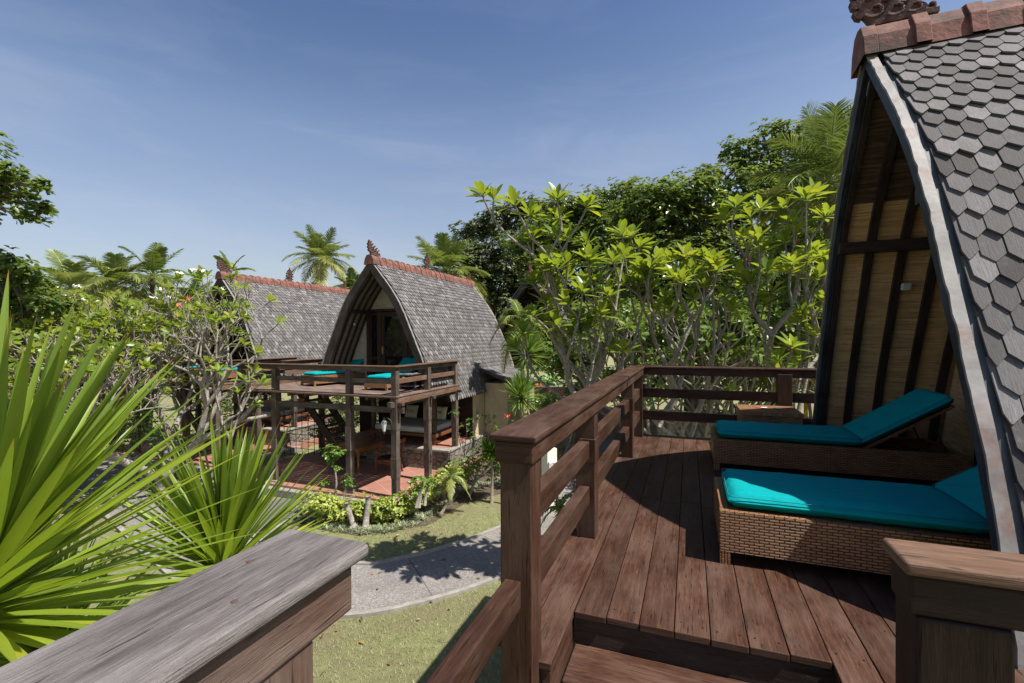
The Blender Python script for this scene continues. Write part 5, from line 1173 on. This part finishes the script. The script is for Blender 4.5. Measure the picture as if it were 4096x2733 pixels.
# distant tree line
g_ = 'distant trees along the horizon'
far_l = ['distant round tree at the far left behind the palms', 'distant tree second from the left on the horizon', 'distant tree behind the royal palm', 'distant tree behind the bare frangipani crown', 'distant tree behind the left hut roof', 'distant tree under the lone coconut palm', 'distant tree seen between the two hut roofs', 'distant tree behind the middle hut roof', 'distant tree low right of the middle hut ridge', 'distant tree behind the hut gable on the right']
for i, (x, y, r) in enumerate(((60, 705, 70), (150, 700, 60), (240, 712, 60), (340, 700, 60), (450, 705, 65), (700, 700, 70), (795, 700, 55), (880, 700, 80), (1100, 730, 80), (1200, 760, 90))):
    Y = 42 + (i * 7) % 9; c = at(x, y, Y); q = r * 1.743 / FPX * Y
    tree('distant_tree', far_l[i], (c.x, c.y, 0), [(tuple(c), q), ((c.x - q, c.y, c.z - q * .5), q * .8), ((c.x + q, c.y + 1, c.z - q * .45), q * .85), ((c.x, c.y, c.z - q * 1.2), q * 1.2)], M['fine'] if i % 3 else M['hedge'], .34, 40, group=g_, tr=.25, W=.33)
# shrubs and hedges
def shrub(name, label, cl, mat, L, per, cat='shrub', group=None, **k):
    x, y, z = cl[0][0]; return tree(name, label, (x, y, 0), cl, mat, L, per, cat, group, tr=.035, barkm=M['bark'], **k)
shrub('clipped_shrub', 'bright green clipped shrubs behind the huge sword leaves, below the far left deck', CL([(150, 960, 60), (210, 930, 55), (280, 930, 60), (340, 960, 50), (240, 990, 70), (120, 1020, 60)], 13.2, .6), M['hedge'], .065, 420, 'shrub')
shrub('clipped_shrub', 'dark leafy shrub beneath the bare frangipani trunks', CL([(300, 1010, 45), (380, 1010, 45), (450, 1000, 40)], 14, .5), M['hedge'], .07, 360, 'shrub')
shrub('bougainvillea', 'shrub with coral red blossom behind the bare frangipani', CL([(310, 790, 34), (350, 770, 30), (380, 800, 34), (330, 830, 40), (420, 700, 22)], 17, .5), M['hedge'], .09, 260, 'shrub')
t = thing('bougainvillea_blossom', 'cluster of coral red blossom on the shrub behind the bare frangipani', 'blossom', at(335, 775, 16.4))
blossoms([at(x, y, 16.2) - t.location for x, y in ((300, 800), (318, 782), (335, 762), (348, 775), (362, 760), (340, 790), (312, 770), (300, 815), (428, 690), (418, 705), (355, 745))], M['red'], t, .09, 8, 'petals')
c_ = [(x, y, r) for x, y, r in ((725, 1165, 26), (755, 1170, 30), (795, 1180, 30), (835, 1178, 28), (875, 1180, 28), (915, 1170, 28), (950, 1150, 26), (985, 1130, 26), (1015, 1112, 24), (1042, 1098, 22), (1070, 1088, 22), (740, 1140, 18))]
shrub('variegated_hedge', 'low hedge of cream and green variegated leaves along the middle terrace', [(tuple(at(x, y, 10.7 + (i > 5) * (.35 * (i - 5)))), r * 1.743 / FPX * 10.7) for i, (x, y, r) in enumerate([(a, c - 12, d * 1.28) for a, c, d in c_])], M['varieg'], .08, 1400, 'hedge', st=SIMP)
shrub('garden_shrub', 'small leafy shrub at the corner of the stone floor, under the dracaenas', CL([(1075, 1065, 30), (1100, 1045, 32), (1130, 1070, 34), (1060, 1095, 24), (1120, 1020, 24), (1145, 1050, 26)], 12.3, .2), M['hedge'], .07, 600)
shrub('flowering_shrub', 'pale stemmed shrub in front of the yellow wall, right of the deck corner posts', CL([(1045, 945, 13), (1075, 970, 18), (1100, 955, 20), (1125, 960, 20), (1085, 1000, 14), (1140, 985, 20), (1060, 1010, 10)], 12.8, .2), M['hedge'], .06, 420)
shrub('ixora_shrub', 'green shrub dotted with orange red blossom below the mossy masonry', CL([(1235, 925, 26), (1265, 915, 28), (1300, 920, 28), (1235, 960, 30), (1280, 960, 32), (1320, 945, 26), (1200, 980, 24), (1340, 905, 24)], 14.5, .3), M['hedge'], .1, 380)
t = thing('ixora_blossom', 'orange red flower heads on the shrub right of the dracaenas', 'blossom', at(1255, 905, 14.1))
blossoms([at(x, y, 13.8) - t.location for x, y in ((1236, 888), (1264, 901), (1282, 905), (1216, 957), (1165, 960), (1300, 918))], M['red'], t, .03, 14, 'petals')
shrub('understory_shrub', 'dark leafy undergrowth behind the trunks right of the yellow wall', CL([(1290, 820, 50), (1350, 850, 50), (1250, 800, 40), (1420, 870, 45), (1340, 900, 40), (1500, 880, 45)], 16, 1), M['plumdark'], .2, 200)
shrub('understory_shrub', 'dark undergrowth far behind the deck corner table', CL([(1600, 870, 55), (1700, 860, 55), (1800, 860, 60), (1880, 850, 60), (1560, 820, 60), (1750, 780, 80), (1880, 760, 80)], 17.5, 1), M['plumdark'], .2, 160)
shrub('creeper', 'dark leafy climber on the wall behind the terrace table', CL([(760, 960, 22), (790, 990, 25), (770, 1010, 24), (810, 960, 20), (740, 925, 18), (720, 990, 16)], 16.2, .2), M['almond'], .09, 350, 'climber')
shrub('shade_hedge', 'tall dark hedge closing the gap behind the stairs between the two timber decks', [(tuple(loc2w(x, y, z)), .85) for x, y, z in ((-4.9, 6.2, .9), (-5.9, 6.0, 1.0), (-6.9, 6.2, .9), (-7.9, 6.4, 1.0), (-5.3, 6.3, 1.9), (-6.4, 6.3, 2.0), (-7.4, 6.4, 1.9))], M['almond'], .1, 260, 'hedge')
shrub('shade_hedge', 'dark hedge behind the terrace of the left hut, seen between trunks', [(tuple(loc2w(x, y, z, PM + SHIFT)), .95) for x, y, z in ((-4.9, 6.2, .9), (-6.2, 6.0, 1.0), (-7.6, 6.2, .9), (-9.2, 6.4, 1.0), (-5.5, 6.3, 2.0), (-7.0, 6.3, 2.1), (-8.6, 6.4, 2.0))], M['almond'], .12, 180, 'hedge')
# pruned little trees in the bed
def pruned(label, x, y, Y, cl, stem): 
    g0 = at(x, y, Y); g0.z = 0; t = thing('pruned_tree', label, 'small tree', g0, 0, 'little pruned trees in the bed'); b = MB()
    for s_ in stem: b.tube([at(*q, Y) - g0 for q in s_], [.035 - .005 * i for i in range(len(s_))], 8)
    b.build('trunk', M['bark'], t, 0, True); crown(t, [(tuple(at(a, c, Y + random.uniform(-.1, .1))), r * 1.743 / FPX * Y) for a, c, r in cl], M['hedge'], .075, 900, base=g0, st=SIMP, W=.34); return t
pruned('little pruned tree with a round leafy top and twisted stem before the middle terrace', 790, 1160, 10.9, [(755, 1035, 20), (775, 1040, 18), (762, 1050, 18), (745, 1110, 12), (775, 1075, 9), (800, 1110, 15), (795, 1095, 9)], [[(790, 1175), (768, 1150), (772, 1110), (770, 1085), (762, 1055)], [(790, 1160), (790, 1130), (797, 1110)]])
pruned('smaller pruned shoot with thin pale stems near the terrace corner post', 970, 1160, 10.6, [(965, 1100, 14), (985, 1108, 12), (955, 1118, 12), (945, 1105, 9)], [[(962, 1165), (966, 1130), (970, 1105)], [(975, 1160), (978, 1130), (985, 1105)], [(955, 1165), (962, 1135), (958, 1115)]])
for i, (x, y, x2, y2) in enumerate(((815, 1215, 797, 1165), (838, 1215, 845, 1150))):
    g0 = at(x, y, 10.3); g0.z = 0; b = MB(); tp = at(x2, y2, 10.4) - g0; b.tube([Vector((0, 0, 0)), tp * .6, tp, tp + Vector((.0, 0, .1))], [.07, .06, .065, .05], 9); o = b.build('tree_stump', M['bark'], None, 0, True); o.location = g0
    tag(o, ('pale sawn off stump leaning left in the variegated hedge', 'knobbly topped sawn stump standing right of the leaning one in the hedge')[i], 'stump', 'sawn stumps in the hedge')
# striped border grass
P = []; D = []; N = []
edge = [at(x, y, 5) for x, y in ((705, 1200), (760, 1218), (830, 1228), (890, 1222), (950, 1205), (1000, 1172), (1050, 1140), (1100, 1120), (1160, 1105))]
eg = []
for e in edge:
    d = e - Vector((0, 0, CZ)); eg.append(Vector((0, 0, CZ)) + d * (CZ / -d.z))
for k in range(330):
    f = random.uniform(0, len(eg) - 1.001); i = int(f); c = eg[i].lerp(eg[i + 1], f - i) + Vector((random.uniform(-.12, .12), random.uniform(-.02, .28), 0))
    for j in range(13): a = random.uniform(0, 6.28); P.append(c); D.append((math.cos(a), math.sin(a), random.uniform(.5, 2.2))); N.append((-math.cos(a), -math.sin(a), .6))
n = len(P); tag(leafmesh('border_grass', M['spider'], None, P, D, N, RS.uniform(.13, .26, n), .0075, SIMP[:0] + ((0, .6), (.5, 1), (1, .05)), .2, .45), kind='stuff', cat=None)
# fallen leaves
n = 130; xy = np.stack([RS.uniform(-4.5, 2.2, n), RS.uniform(5.4, 12.5, n)], 1); az = RS.uniform(0, 6.28, n)
tag(leafmesh('fallen_leaves', M['deadleaf'], None, np.concatenate([xy, np.full((n, 1), .03)], 1), np.stack([np.cos(az), np.sin(az), RS.uniform(.0, .35, n)], 1), np.concatenate([RS.normal(0, .3, (n, 2)), np.ones((n, 1))], 1), RS.uniform(.05, .13, n), .018, ROUND, .3, .1), kind='stuff')
# short turf blades close to the camera
P = []; n = 26000
xy = np.stack([RS.uniform(-3.4, 2.0, n), RS.uniform(5.2, 11.2, n)], 1); P = np.concatenate([xy, np.zeros((n, 1))], 1); a = RS.uniform(0, 6.28, n)
def pdist(x, y):
    c = np.array([(-6.2, 9.4), (-4.4, 8.15), (-2.72, 7.85), (-1.75, 8.15), (-.8, 8.75), (.25, 9.7), (1.35, 11.1), (2.3, 13.4)]); best = np.full(len(x), 9.)
    for (x0, y0), (x1, y1) in zip(c[:-1], c[1:]):
        dx, dy = x1 - x0, y1 - y0; tt = np.clip(((x - x0) * dx + (y - y0) * dy) / (dx * dx + dy * dy), 0, 1); best = np.minimum(best, np.hypot(x - x0 - tt * dx, y - y0 - tt * dy))
    return best
P = P[pdist(P[:, 0], P[:, 1]) > .86 + .06 * RS.rand(n)]; n = len(P); a = a[:n]
D = np.stack([np.cos(a), np.sin(a), RS.uniform(.7, 2, n)], 1); N = np.stack([-np.cos(a), -np.sin(a), np.full(n, .5)], 1)
tag(leafmesh('turf_blades', M['turfblade'], None, P, D, N, RS.uniform(.025, .06, n), .0045, ((0, 1), (1, .1)), .0, .1), kind='stuff')
